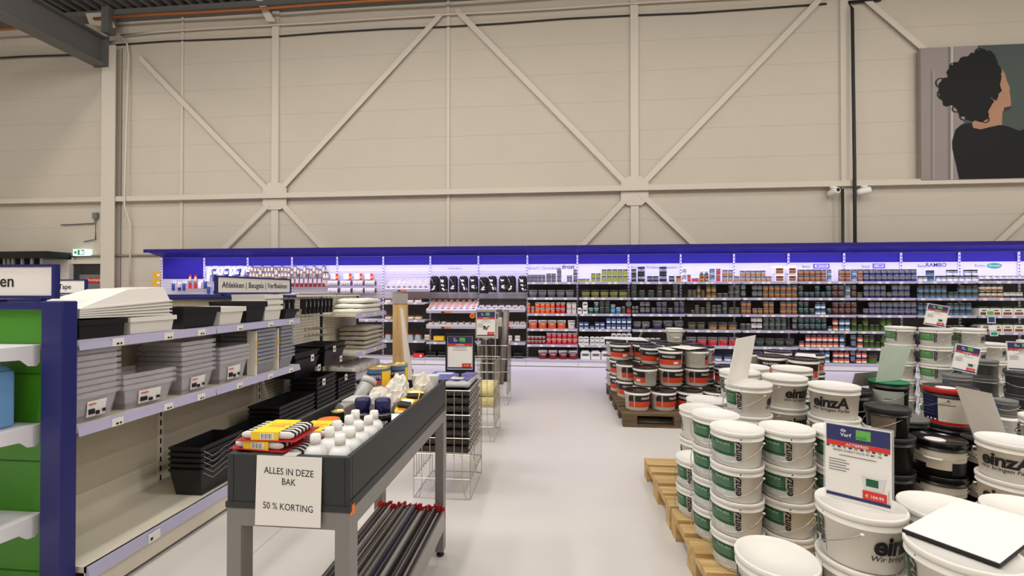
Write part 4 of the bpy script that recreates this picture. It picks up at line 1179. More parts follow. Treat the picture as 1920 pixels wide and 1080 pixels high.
B1 = tub(0.1165, 0.168, M_LID, M_BT, [(-135, -65, 0.005, 0.125, M_BROWN, 1)], [icons], (-55, 0.42, M_PAPER), foot=0.84, lid_h=0.026)
B2 = tub(0.135, 0.215, M_LID, M_BT, [], [small_marks], (-100, 0.2, None), foot=0.86, lid_h=0.026)
B2m = tub(0.135, 0.205, M_LID, M_BT, [], [small_marks], (-100, 0.2, None), foot=0.86, lid_h=0.026)
B2s = tub(0.12, 0.192, M_LID, M_BT, [], [], (-100, 0.2, None), foot=0.86, lid_h=0.026)
B8 = tub(0.1325, 0.205, M_BLACKG, M_BT, [(-170, -10, 0.045, 0.165, M_CRM, 1), (-160, -125, 0.045, 0.07, M_BT, 2), (-70, -10, 0.02, 0.09, M_BT, 2), (-170, -140, 0.135, 0.165, M_BT, 2)], [lambda m, Rb: m.patch(Rb, -130 * D2R, -100 * D2R, 0.105, 0.108, M_INK, 4, 0.004)], (-20, 0.15, M_PAPER), foot=0.88, lid_h=0.03, lidtop=M_PAPER)
B7 = tub(0.144, 0.24, M_LID, M_BT, [(-200, -118, 0.02, 0.19, M_NAVYL, 1), (-118, -30, 0.02, 0.19, M_CRM, 1), (-200, -30, 0.0, 0.02, M_RIMR, 1), (-116, -80, 0.13, 0.134, M_INK, 2)], [icons, lambda m, Rb: [m.patch(Rb, -190 * D2R, -128 * D2R, 0.06 + q * 0.022, 0.063 + q * 0.022, mat('label_dim_blue', (84, 92, 140), 0.5), 6, 0.003) for q in range(6)]], (-95, 0.3, M_PAPER), rim=M_RIMR, foot=0.9, lid_h=0.034, lidtop=M_PAPER)
B5 = tub(0.123, 0.25, M_RIMG, M_BT, [(-140, -40, 0.03, 0.19, M_PALEG, 1), (-100, -75, 0.13, 0.134, M_INK, 2)], [], (-30, 0.3, None), foot=0.88, lid_h=0.014)
B4 = tub(0.14, 0.285, M_LID, M_BT, [], [], (-30, 0.2, None), foot=0.9, lid_h=0.03)
B6 = tub(0.13, 0.23, mat('lid_grey', (112, 110, 106), 0.45), M_BT, [], [], None, foot=0.88, lid_h=0.02)
stack(B2, 0.213, 2.03, 3.0, 2, -25, 'black bucket with small lime marks', 'the black stack behind the price sign', 'black_bucket')
inst(B1, 'black_bucket', 'black bucket with brown label and white grip, top of its stack', 'bucket', (2.03, 3.0, 0.144 + 0.426), -36 * D2R)
stack(B8, 0.203, 2.32, 3.0, 2, -30, 'black lidded bucket with cream label', 'the stack with oval lid sticker', 'black_bucket')
stack(B8, 0.203, 2.61, 3.0, 2, -30, 'black lidded bucket with cream label', 'the stack under the grey leaning sheet', 'black_bucket')
stack(B6, 0.23, 2.33, 3.285, 2, 0, 'black bucket with grey lid', 'the stack behind the oval sticker lid', 'black_bucket')
stack(B2m, 0.203, 2.68, 3.37, 2, 0, 'plain black bucket', 'the pair under the red rimmed bucket', 'black_bucket')
inst(B7, 'red_rimmed_bucket', 'navy and cream bucket with red rim standing on black buckets', 'bucket', (2.68, 3.37, 0.144 + 0.409), -36 * D2R)
stack(B2s, 0.19, 2.475, 3.64, 2, 0, 'plain black bucket', 'the pair under the green lidded bucket', 'black_bucket')
inst(B5, 'green_lidded_bucket', 'black bucket with green lid and pale label under leaning sheet', 'bucket', (2.475, 3.64, 0.144 + 0.383), -36 * D2R)
stack(B4, 0.283, 2.2, 3.63, 2, 0, 'big all black bucket', 'the stack behind the big logo bucket', 'black_bucket')
G1 = tub(0.092, 0.145, M_GREYPL, M_GREYPL, [(-180, -120, 0.03, 0.09, mat('label_steel_blue', (66, 78, 110), 0.5), 1), (-120, -60, 0.03, 0.095, M_DGREY, 1)], [], (-10, -0.1, None), foot=0.92)
G2 = tub(0.092, 0.155, M_GREYPL, M_GREYPL, [(-180, -120, 0.03, 0.09, MATS['label_steel_blue'], 1), (-120, -40, 0.03, 0.1, M_GREYINK, 1)], [], None, foot=0.92)
G3 = tub(0.066, 0.1, M_GREYPL, M_GREYPL, [(-170, -115, 0.02, 0.065, MATS['label_steel_blue'], 1)], [], (-10, 0.3, None), foot=0.9)
G4 = tub(0.11, 0.172, M_DGREY, M_DGREY, [], [], (-10, 0.35, None), foot=0.88)
stack(G1, 0.145, 3.57, 4.16, 5, -40, 'small grey bucket with blue label', 'the stack carrying the purple sign', 'grey_bucket')
stack(G2, 0.155, 3.26, 4.03, 4, -40, 'small grey bucket', 'the stack left behind the purple sign', 'grey_bucket')
stack(G4, 0.17, 3.6, 3.86, 4, -40, 'dark grey bucket', 'the stack at the picture edge', 'grey_bucket')
inst(B2, 'black_bucket', 'black bucket beneath the white pail and small grey bucket', 'bucket', (3.25, 3.62, 0.144), 0)
wb = tub(0.064, 0.2, M_GREYPL, M_WHITE, [], [], (-10, 0.2, None), foot=0.8)
inst(wb, 'paint_pail', 'slim white pail under the smallest grey bucket', 'pail', (3.25, 3.62, 0.144 + 0.215), 0)
inst(G3, 'grey_bucket', 'smallest grey bucket standing on the slim white pail', 'bucket', (3.25, 3.62, 0.144 + 0.415), -40 * D2R)

# ------------------------------------------------------------------ price signs and loose sheets
def price_sign(name, label, loc, rz, wd, ht, title, price, pic=None, tilt=0.0, frame=None, roll=0.0):
    t = thing(name, label, 'sign', loc, (tilt, roll, rz))
    e = 0.006 if frame is None else 0.0
    link('holder', MB().bx(-wd / 2 - e, wd / 2 + e, 0.001, 0.0025, 0, ht + 0.006, M_ACRYL), t)
    X0, X1 = -wd / 2, wd / 2
    link('card', MB().bx(X0, X1, -0.0015, 0.0005, 0.004, ht, M_PAPER), t)
    y = -0.0032
    b = MB().bx(X0 + wd * 0.02, X1 - wd * 0.02, y, y + 0.0006, ht * 0.78, ht * 0.985, M_DNAVY)
    b.bx(X0 + wd * 0.02, X1 - wd * 0.02, y, y + 0.0006, ht * 0.715, ht * 0.775, M_RED)
    for q in range(11):
        b.bx(X0 + wd * (0.02 + 0.0873 * q), X0 + wd * (0.02 + 0.0873 * q + 0.05), y, y + 0.0006, ht * 0.69, ht * 0.71, M_SGREEN if q % 2 else M_DNAVY)
    link('header_print', b, t)
    link('footer_print', MB().bx(X0 + wd * 0.02, X1 - wd * 0.02, y, y + 0.0006, ht * 0.045, ht * 0.085, M_DNAVY), t)
    lg = MB().bx(wd * -0.02, wd * 0.2, y - 0.0006, y, ht * 0.83, ht * 0.955, M_SGREEN)
    F2 = lambda ox, oz: (lambda x, yy: (ox + x, y - 0.0012, oz + yy))
    lg.text('de', ht * 0.062, M_PAPER, F2(-wd * 0.26, ht * 0.925), 0.012, align='LEFT').text('Verf', ht * 0.066, M_PAPER, F2(-wd * 0.26, ht * 0.865), 0.012, align='LEFT').text('zaak', ht * 0.062, mat('logo_deep_green', (52, 118, 66), 0.5), F2(-wd * 0.01, ht * 0.862), 0.008, align='LEFT')
    link('logo', lg, t)
    link('lettering', MB().text('ACTIEPRIJS!', ht * 0.048, M_PAPER, F2(0, ht * 0.744), 0.012).text(title, ht * 0.038, M_INK, F2(0, ht * 0.655), 0.006), t)
    ln = MB()
    for q in range(1 if not pic else 6):
        zz = ht * (0.59 - (0.035 * q if q else 0) - (0.03 if q else 0))
        x1 = wd * 0.28 if q == 0 else -wd * (0.12 + 0.05 * (q % 2))
        x0 = -wd * 0.28 if q == 0 else -wd * 0.44
        ln.bx(x0, x1, y, y + 0.0005, zz, zz + ht * 0.008, M_GREYINK)
    link('small_print', ln, t)
    if pic == 'bucket':
        p_ = MB().prism([(wd * 0.1, ht * 0.22), (wd * 0.38, ht * 0.22), (wd * 0.41, ht * 0.38), (wd * 0.07, ht * 0.38)], 0.0005, mat('print_bucket', (206, 206, 204), 0.5), Matrix.Translation((0, y, 0)))
        p_.bx(wd * 0.05, wd * 0.43, y - 0.0003, y, ht * 0.38, ht * 0.405, M_PAPER).bx(wd * 0.13, wd * 0.31, y - 0.0006, y - 0.0003, ht * 0.26, ht * 0.355, M_LGREEN)
        link('picture_print', p_, t)
    elif pic:
        link('picture_print', MB().prism([(-wd * 0.16, ht * 0.3), (wd * 0.06, ht * 0.27), (wd * 0.12, ht * 0.36), (-wd * 0.14, ht * 0.42)], 0.0005, M_BROWN, Matrix.Translation((0, y, 0))).prism([(-wd * 0.18, ht * 0.41), (-wd * 0.02, ht * 0.35), (0, ht * 0.4), (-wd * 0.1, ht * 0.45)], 0.0005, M_INK, Matrix.Translation((0, y - 0.0006, 0))).prism([(wd * 0.06, ht * 0.37), (wd * 0.2, ht * 0.42), (wd * 0.18, ht * 0.45), (wd * 0.06, ht * 0.41)], 0.0005, M_INK, Matrix.Translation((0, y - 0.0006, 0))), t)
    link('price_box', MB().bx(wd * 0.08, wd * 0.43, y - 0.0004, y, ht * 0.09, ht * 0.2, M_RED).text('\u20ac ' + price, ht * 0.052, M_PAPER, lambda x, yy: (wd * 0.255 + x, y - 0.001, ht * 0.135 + yy), 0.012), t)
    link('side_print', MB().text('www.deverfzaak.nl', ht * 0.022, M_GREYINK, lambda x, yy: (wd * 0.455 - yy, y, ht * 0.17 + x)), t)
    if frame:
        f = 0.014
        link('frame', MB().bx(X0 - f, X1 + f, -0.006, 0.008, -f, 0.0, frame).bx(X0 - f, X1 + f, -0.006, 0.008, ht, ht + f * 1.4, frame).bx(X0 - f, X0, -0.006, 0.008, 0, ht, frame).bx(X1, X1 + f, -0.006, 0.008, 0, ht, frame).bx(X0, X1, 0.001, 0.006, 0, ht, frame), t)
    return t


price_sign('price_sign', 'large price sign standing on a white bucket lid in front', (1.052, 1.70, 0.144 + 3 * PW + 0.005), -37 * D2R, 0.186, 0.268, 'EINZA KARAT-PLUS RF MT 10L', '104,95', 'bucket', -0.03)
price_sign('price_sign', 'small price sign on top of the tall green label stack', (3.43, 4.47, 0.145 + 6 * PK + 0.022), -20 * D2R, 0.148, 0.195, 'KARAT-PLUS', '84,95', 'bucket', -0.12, None, 0.2)
price_sign('price_sign', 'small purple headed price sign leaning on the grey bucket', (3.3, 4.02, 0.145 + 4 * 0.155 + 0.022), -22 * D2R, 0.15, 0.215, 'METAAL', '49,95', 'bucket', -0.2, None, 0.22)
price_sign('price_sign', 'price sign cut by the picture edge on dark grey bucket', (3.58, 3.84, 0.144 + 4 * 0.17 + 0.006), -30 * D2R, 0.17, 0.22, 'MUURVERF', '39,95', 'bucket', -0.15)


def sheet(name, label, corners, m, t_=0.002, cat='sign'):
    """loose sheet: (pixel column, distance, height) of its corners bl, br, tr, tl"""
    q = []
    for px, dist, z in corners:
        p_ = at_d(px, dist); q.append(Vector((p_.x, p_.y, z)))
    o = q[0].copy()
    return single(name, MB().plate([v - o for v in q], t_, m), label, cat, o)


zt4 = 0.145 + 4 * PW + 0.009
sheet('blank_sign', 'blank white sign back leaning upright on the middle white bucket', [(1362, 2.75, zt4), (1401, 2.92, zt4), (1416, 2.95, 1.158), (1380, 2.78, 1.152)], M_PAPER, 0.003)
sheet('clear_sheet', 'pale green translucent sheet leaning on the green lid', [(1641, 3.34, 0.776), (1687, 3.42, 0.776), (1709, 3.47, 1.03), (1652, 3.38, 1.03)], mat('green_film', (190, 204, 188), 0.35, alpha=0.8), 0.003)
sheet('clear_sheet', 'grey translucent sheet leaning on black lid at right', [(1826, 2.68, 0.556), (1885, 2.78, 0.556), (1857, 2.9, 0.79), (1790, 2.78, 0.862)], mat('grey_film', (176, 168, 158), 0.4, alpha=0.86), 0.003)
sheet('grey_sheet', 'small grey sheet standing on the tall black lid', [(1594, 3.47, 0.712), (1644, 3.55, 0.712), (1650, 3.56, 0.815), (1602, 3.48, 0.815)], mat('grey_card', (128, 122, 116), 0.6), 0.003)
# flat white board on the nearest lids
zb_ = 0.144 + 3 * PW + 0.006
sheet('display_board', 'flat white board with dark edge lying on the nearest lids', [(1688, 1.405, zb_), (1871, 1.222, zb_), (1966, 1.43, zb_), (1795, 1.613, zb_)], M_BLACKM, 0.009, 'board')
brd = [o for o in COL.objects if o.name == 'display_board'][0]
q = [brd.matrix_basis.translation + Vector(v.co) for v in brd.data.vertices][4:8]
cc = sum(q, Vector()) / 4
link('board_face', MB().plate([cc - brd.location + (p_ - cc) * 0.985 + Vector((0, 0, 0.0004)) for p_ in q], 0.002, M_PAPER), brd)
z3 = 0.144 + 3 * PH + 0.008
def card(label, pts, z, m, name='pale_card', th=0.003):
    q = []
    for px, dist in pts:
        p_ = at_d(px, dist); q.append(Vector((p_.x, p_.y, z)))
    o = q[0].copy()
    return single(name, MB().plate([v - o for v in q], th, m), label, 'card', o)


card('left pale card lying across black tub lids', [(1228, 5.43), (1256, 5.2), (1267, 5.23), (1250, 5.5)], z3, M_CARD)
card('long pale card lying on top of black tub lids', [(1252, 5.47), (1292, 5.2), (1324, 5.38), (1277, 5.62)], z3 + 0.005, M_CARD)
card('white board lying on the rear black lids', [(1132, 6.35), (1215, 6.05), (1205, 6.45), (1134, 6.6)], z3 + 0.012, M_PAPER, 'white_board', 0.01)
card('white sheet lying on right group of black lids', [(1490, 4.75), (1530, 4.6), (1528, 4.85), (1494, 4.95)], z3 + 0.004, M_PAPER, 'white_sheet')
sheet('side_sign', 'thin sign seen edge on above the black tub lids', [(1194, 5.9, z3 + 0.03), (1199, 6.2, z3 + 0.03), (1212, 6.25, 1.0), (1207, 5.95, 1.0)], M_ACRYL, 0.004)
# hanging shelf wobbler at the right
c = at_y(1857, 600, YF - 0.03)
t = thing('shelf_wobbler', 'string of small coloured tags hanging at the shelf edge', 'tag', (c.x, YF - 0.03, 0))
for i, (py0, py1, m, nm) in enumerate(((582, 592, M_SGREEN, 'tag'), (593, 606, MATS['can_royal'], 'tag'), (610, 620, MATS['can_white'], 'tag'), (621, 630, MATS['logo_green'], 'tag'))):
    a, b = at_y(1857, py0, YF - 0.03), at_y(1857, py1, YF - 0.03)
    link('tag', MB().bx(-0.07 + 0.02 * i, 0.06 + 0.02 * i, -0.004, 0, b.z, a.z, M_PAPER).bx(-0.055 + 0.02 * i, 0.045 + 0.02 * i, -0.006, -0.004, b.z + 0.015, a.z - 0.015, m), t)
link('string', MB().bx(-0.002, 0.002, 0, 0.002, at_y(1857, 630, YF).z, at_y(1857, 580, YF).z + 0.02, M_GREYPL), t)
# ------------------------------------------------------------------ left gondola
XF, XB = -2.2, -2.6
TX = Matrix(((0, -1, 0, 0), (1, 0, 0, 0), (0, 0, 1, 0), (0, 0, 0, 1)))
M_PEG = pegboard_material()
g = thing('gondola_shelving', 'cream shelving gondola with clear trays, nearest on the left', 'shelving')
link('back_panel', MB().bx(XB - 0.03, XB, 1.9, 3.76, 0.17, 1.385, mat('shaded_back_steel', (192, 182, 160), 0.5)).bx(XB, XB + 0.004, 1.9, 3.76, 0.17, 0.33, M_SHELF), g)  # shelf steel darkened in its colour for the shade below the shelves
link('pegboard', MB().bx(XB - 0.03, XB, 3.76, 5.75, 0.17, 1.385, M_PEG), g)
link('top_rail', MB().bx(XB - 0.05, XB + 0.03, 1.9, 4.3, 1.385, 1.405, M_NAVY), g)
link('top_rail', MB().bx(XB - 0.05, XB + 0.03, 4.3, 5.78, 1.385, 1.398, M_SHELF), g)


def gshelf(y0, y1, z, xf=XF):
    s = link('shelf', MB().bx(XB, xf - 0.005, y0, y1, z - 0.03, z, M_SHELF), g)
    link('price_rail', MB().prism([(xf - 0.012, z - 0.052), (xf + 0.006, z - 0.046), (xf - 0.004, z + 0.002), (xf - 0.016, z + 0.002)], y1 - y0 - 0.008, M_RAIL, Matrix.Translation((0, y0 + 0.004, 0))), s)
    for q in (0.27, 0.62, 0.9):
        yy = y0 + (y1 - y0) * (q - 0.05)
        link('price_tag', MB().bx(xf + 0.004, xf + 0.008, yy - 0.03, yy + 0.03, z - 0.046, z - 0.008, M_PAPER).bx(xf + 0.008, xf + 0.0085, yy - 0.01, yy + 0.004, z - 0.04, z - 0.03, M_INK).bx(xf + 0.008, xf + 0.0085, yy + 0.01, yy + 0.02, z - 0.04, z - 0.03, M_INK), s)


for y0, y1 in ((1.9, 2.76), (2.762, 3.74)):
    gshelf(y0, y1, 1.214); gshelf(y0, y1, 0.813)
for z in (1.19, 0.76, 0.5):
    gshelf(4.85, 5.75, z)
base = link('base_shelf', MB().bx(XB, -2.15, 1.9, 5.75, 0.145, 0.172, M_SHELF).bx(-2.16, -2.148, 1.9, 5.75, 0.02, 0.172, M_SHELF).bx(XB, -2.18, 1.9, 5.75, 0.0, 0.02, M_BLACKM), g)
link('price_rail', MB().prism([(-2.15, 0.105), (-2.128, 0.115), (-2.14, 0.172), (-2.15, 0.172)], 3.85, M_RAIL, Matrix.Translation((0, 1.9, 0))), base)
link('price_tag', MB().bx(-2.131, -2.126, 2.2, 2.27, 0.115, 0.16, M_PAPER).bx(-2.126, -2.1255, 2.21, 2.225, 0.125, 0.14, M_INK), base)
for y in (2.761, 3.76, 4.83, 5.76):
    u = MB().bx(XB - 0.03, XB + 0.012, y - 0.02, y + 0.02, 0, 1.39, M_SHELF if y < 4 else M_BLACKM)
    for q in range(20):
        u.bx(XB + 0.012, XB + 0.013, y - 0.006, y + 0.006, 0.2 + q * 0.06, 0.235 + q * 0.06, M_BLACKM)
    link('upright', u, g)
link('side_panel', MB().bx(-2.62, XF - 0.05, 5.78, 5.8, 0, 0.5, M_SHELF), g)
# green end unit facing the aisle head
e = thing('end_display', 'bright green end unit with white shelves, cut by the left picture edge', 'shelving')
link('green_panel', MB().bx(-3.2, -2.31, 1.865, 1.885, 0, 1.36, M_GREEN), e)
link('top_rail', MB().bx(-3.2, -2.2, 1.83, 1.89, 1.36, 1.392, M_NAVY), e)
u = MB().bx(-2.31, -2.285, 1.85, 1.885, 0, 1.37, M_BLACKM)
for q in range(24):
    u.bx(-2.311, -2.284, 1.845, 1.85, 0.06 + q * 0.055, 0.085 + q * 0.055, M_NAVY)
link('upright', u, e)
bevel(link('blue_post', MB().bx(-2.286, -2.182, 1.815, 1.885, 0, 1.398, M_NAVY), e), 0.006)
for z in (1.2, 0.84, 0.435):
    s = link('shelf', MB().bx(-3.2, -2.33, 1.42, 1.862, z - 0.028, z, M_WSHELF), e)
    link('bracket', MB().add([(x_, y_, z_) for x_ in (-2.33, -2.325) for y_, z_ in ((1.42, z - 0.0), (1.845, z), (1.845, z - 0.08), (1.83, z - 0.095), (1.8, z - 0.09), (1.77, z - 0.06), (1.42, z - 0.035))], [(0, 1, 2, 3, 4, 5, 6), (13, 12, 11, 10, 9, 8, 7)] + [(i, i + 7, (i + 1) % 7 + 7, (i + 1) % 7) for i in range(7)], M_WSHELF), s)
    link('front_lip', MB().bx(-3.2, -2.33, 1.41, 1.42, z - 0.045, z + 0.003, M_WSHELF), s)
for z in (0.0, 0.5, 0.9):
    link('panel_joint', MB().bx(-3.2, -2.31, 1.862, 1.865, z + 0.16, z + 0.165, mat('green_joint', (38, 92, 14), 0.5)), e)
j = thing('blue_canister', 'light blue plastic canister on the middle green unit shelf', 'canister', (-2.5, 1.745, 0.8415))
M_JUG = mat('jug_blue', (112, 158, 208), 0.35)
bevel(link('canister_body', MB().bx(-0.1, 0.1, -0.065, 0.065, 0, 0.25, M_JUG).taper(-0.07, 0.07, -0.045, 0.045, 0.25, 0.275, 1.4, M_JUG), j), 0.012, 3)
link('cap', MB().lathe([(0.022, 0.27), (0.022, 0.305), (0.018, 0.31)], mat('jug_cap', (70, 120, 190), 0.4), 16), j)


def head_sign(label, a, b, z0, z1, text, size, facing, at_end=False):
    """board in a navy frame between plan points a and b, lettering on the viewer's side"""
    a, b = Vector((a[0], a[1], 0)), Vector((b[0], b[1], 0))
    L = (b - a).length
    t = thing('aisle_sign', label, 'sign', (a.x, a.y, z0), (0, 0, math.atan2(b.y - a.y, b.x - a.x)))
    h = z1 - z0
    link('board', MB().bx(0.012, L - 0.012, -0.006, 0.006, 0.012, h - 0.012, M_PAPER), t)
    link('frame', MB().bx(0, L, -0.011, 0.011, 0, 0.014, M_NAVY).bx(0, L, -0.011, 0.011, h - 0.012, h, M_NAVY).bx(0, 0.018, -0.011, 0.011, 0.014, h - 0.012, M_NAVY).bx(L - 0.018, L, -0.011, 0.011, 0.014, h - 0.012, M_NAVY), t)
    link('lettering', MB().text(text, size, M_INK, lambda x, y: ((L - 0.212 if at_end else L / 2) + x, -0.0075, h / 2 + y), 0.012, align='RIGHT' if at_end else 'CENTER'), t)
    for q in (0.1, 0.9):
        link('foot', MB().bx(L * q - 0.02, L * q + 0.02, -0.012, 0.012, -0.014, 0.0, M_NAVY), t)
    return t


head_sign('large white aisle sign in navy frame cut by the left picture edge', (-3.15, 1.86), (-2.258, 1.86), 1.408, 1.565, 'en', 0.078, 0, True)
head_sign('white aisle sign listing covering goods, brackets and paint trays', (XB, 3.25), (XB, 4.24), 1.42, 1.565, 'Afdekken | Beugels | Verfbakken', 0.066, 0)
# second gondola further left
pt = at_d(163, 4.6)
g2 = thing('gondola_shelving', 'second cream gondola behind, carrying the tape sign', 'shelving')
link('back_panel', MB().bx(pt.x - 1.3, pt.x, pt.y, pt.y + 3.0, 0, 1.375, M_SHELF), g2)
link('top_rail', MB().bx(pt.x - 1.31, pt.x + 0.01, pt.y - 0.01, pt.y + 3.0, 1.375, 1.4, M_NAVY), g2)
head_sign('small white aisle sign for tape behind the large one', (pt.x - 1.0, pt.y), (pt.x, pt.y), 1.414, 1.565, 'Tape', 0.078, 0, True)
for o in COL.objects:
    if o.name.startswith('lettering') and o.parent and 'tape' in (o.parent.get('label') or ''):
        o.location.x = -0.01
        o.data = MB().text('Tape', 0.07, M_INK, lambda x, y: (1.0 - 0.16 + x, -0.0075, 0.0755 + y), 0.012, align='RIGHT').mesh('lettering')


def lump(rx, ry, rz, m, seed, n=26, k=16, rough=0.16):
    """crumpled bag: a sack with sharp random folds"""
    rr = random.Random(seed)
    dirs = [(Vector((rr.gauss(0, 1), rr.gauss(0, 1), rr.gauss(0, 1))).normalized(), rr.uniform(3, 9), rr.uniform(0, 6)) for _ in range(9)]
    vs, fs = [], []
    for i in range(k + 1):
        th = pi * i / k
        for q in range(n):
            d = Vector((sin(th) * cos(2 * pi * q / n), sin(th) * sin(2 * pi * q / n), -cos(th)))
            f_ = 1 + rough * sum(abs(sin(w_ * d.dot(u_) + p_)) - 0.6 for u_, w_, p_ in dirs) / 2.2
            vs.append((rx * d.x * f_, ry * d.y * f_, max(0.0, rz + rz * d.z * f_ * (1.15 if d.z > 0 else 1))))
    for i in range(k):
        for q in range(n):
            fs.append((i * n + q, i * n + (q + 1) % n, (i + 1) * n + (q + 1) % n, (i + 1) * n + q))
    return MB().add(vs, fs, m, False)


p = at_d(178, 4.9)
single('plastic_pack', lump(0.17, 0.1, 0.03, mat('pack_white', (226, 226, 230), 0.3), 4), 'crumpled white plastic pack lying beside the tape sign', 'pack', (p.x, p.y + 0.1, 1.401))
# far left dark rack and wall reels
a = at_y(-60, 470, 9.25); b = at_y(112, 470, 9.25)
t = thing('dark_rack', 'black display rack with chrome rods far back at the left wall', 'rack')
link('top_beam', MB().bx(a.x, b.x, 9.0, 9.5, at_y(60, 484, 9.0).z, at_y(60, 471, 9.0).z, M_BLACK), t)
link('back_board', MB().bx(a.x, at_y(84, 490, 9.5).x, 9.5, 9.56, 0, at_y(60, 480, 9.0).z, M_BLACKM), t)
link('white_panel', MB().bx(at_y(84, 490, 9.5).x, b.x, 9.45, 9.56, 0, at_y(60, 480, 9.0).z, mat('dim_white_panel', (196, 190, 182), 0.6)), t)
for px in (9, 17, 25, 42, 60, 78):
    link('rod', MB().bx(at_y(px, 490, 9.1).x - 0.02, at_y(px, 490, 9.1).x + 0.02, 9.08, 9.12, 0, at_y(60, 482, 9.0).z, M_STEEL), t)
for i, px in enumerate((223, 246)):
    c = at_y(px, 549, YW)
    t = thing('fire_hose_reel', 'dark red round hose reel on the wall, %s of two' % ('left', 'right')[i], 'reel', (c.x, YW - 0.001, c.z))
    link('drum', MB().lathe([(0.12, 0), (0.135, 0.01), (0.135, 0.14), (0.12, 0.15)], M_DRED, 24, Matrix.Rotation(pi / 2, 4, 'X')), t)
    link('hub', MB().lathe([(0.05, 0.15), (0.05, 0.17)], M_YELLOW, 16, Matrix.Rotation(pi / 2, 4, 'X')), t)

# ---- goods on the gondola
def tray_shell(m, flip):
    """paint roller tray as a thin shell: deep at +Y, shallow at -Y; flip = standing on its rim"""
    t1 = 0.075
    lo = [(-0.14, -0.265), (0.14, -0.265), (0.14, 0.235), (-0.14, 0.235)]
    vs = [(x_, y_, 0) for x_, y_ in lo] + [(x_ * 1.06, y_ * 1.03, 0) for x_, y_ in lo] + [(x_ * 1.06, y_ * 1.03, -0.008) for x_, y_ in lo]
    tp = [(-0.12, -0.24, 0.022), (0.12, -0.24, 0.022), (0.12, 0.0, t1), (-0.12, 0.0, t1), (0.12, 0.215, t1), (-0.12, 0.215, t1)]
    vs += tp
    fs = [(0, 1, 13, 12), (1, 2, 16, 14), (1, 14, 13), (2, 3, 17, 16), (3, 0, 12, 15), (3, 15, 17), (12, 13, 14, 15), (15, 14, 16, 17)]
    fs += [(i, (i + 1) % 4, 4 + (i + 1) % 4, 4 + i) for i in range(4)] + [(4 + i, 4 + (i + 1) % 4, 8 + (i + 1) % 4, 8 + i) for i in range(4)]
    b_ = MB().add(vs, fs, m)
    for q in (-0.05, 0.08, 0.18):
        b_.bx(-0.10, 0.10, q, q + 0.006, t1 + 0.0002, t1 + 0.002, m) if q > 0.02 else None
    if flip:
        return b_.mesh('tray')
    b_.v = [Vector((v.x, v.y, t1 - v.z)) for v in b_.v]
    b_.f = [list(reversed(f)) for f in b_.f]
    return b_.mesh('tray')


WT_UP, WT_DN, BT_UP = tray_shell(M_CREAM, False), tray_shell(M_CREAM, True), tray_shell(M_BLACK, False)
zs = 1.2175


def wtray(me, y, z, lab, rot=(0, 0, 0), x=-2.365):
    single('paint_tray', me, lab, 'tray', (x, y, z), rot, 'paint trays on the top gondola shelf')


for q in range(5):
    wtray(WT_DN, 2.19, 1.323 + 0.0095 * q + 0.265 * sin(radians(-1.0 + 1.15 * q)), rot=(radians(-1.0 + 1.15 * q), 0, 0), x=-2.36, lab='white paint tray turned over, %s in the tall white stack' % ('lowest', 'second', 'third', 'fourth', 'topmost')[q])


def box_tray(lab, y0, y1, z, h, m, x0=-2.5, x1=-2.2, k=0.86, rot=(0, 0, 0), name='paint_tray', cat='tray'):
    cx_, cy_ = (x0 + x1) / 2, (y0 + y1) / 2
    b_ = MB().open_box(x0 - cx_, x1 - cx_, y0 - cy_, y1 - cy_, 0, h, 0.004, m, k)
    b_.bx(x1 - cx_ - 0.002, x1 - cx_ + 0.008, y0 - cy_ - 0.008, y1 - cy_ + 0.008, h * 0.72, h, m)
    return single(name, b_, lab, cat, (cx_, cy_, z), rot, 'trays on the gondola shelves')


box_tray('deep white tray at the bottom of the tall white stack', 2.165, 2.44, zs, 0.088, M_CREAM, -2.5, -2.205, 0.93)
box_tray('black paint tray under the ramps of the tall white stack', 1.905, 2.13, zs, 0.088, M_BLACK, -2.5, -2.2, 0.97)
box_tray('small black tray between the white tray stacks', 2.5, 2.78, zs, 0.125, M_BLACK)
box_tray('single white tray beside small black one', 2.80, 3.03, zs, 0.12, M_CREAM)
box_tray('black tray right of the single white tray', 3.06, 3.27, zs, 0.15, M_BLACK)
for q in range(3):
    box_tray('white tray leaning in the right stack, %s of three' % ('bottom', 'middle', 'top')[q], 3.29 + 0.0 * q, 3.5, zs + 0.045 * q, 0.11, M_CREAM, -2.5, -2.22, 0.9, (radians(0), radians(0), 0))
box_tray('last small black tray at the shelf end', 3.53, 3.7, zs, 0.075, M_BLACK)
M_TRAYLAB = mat('tray_label', (232, 228, 224), 0.5)


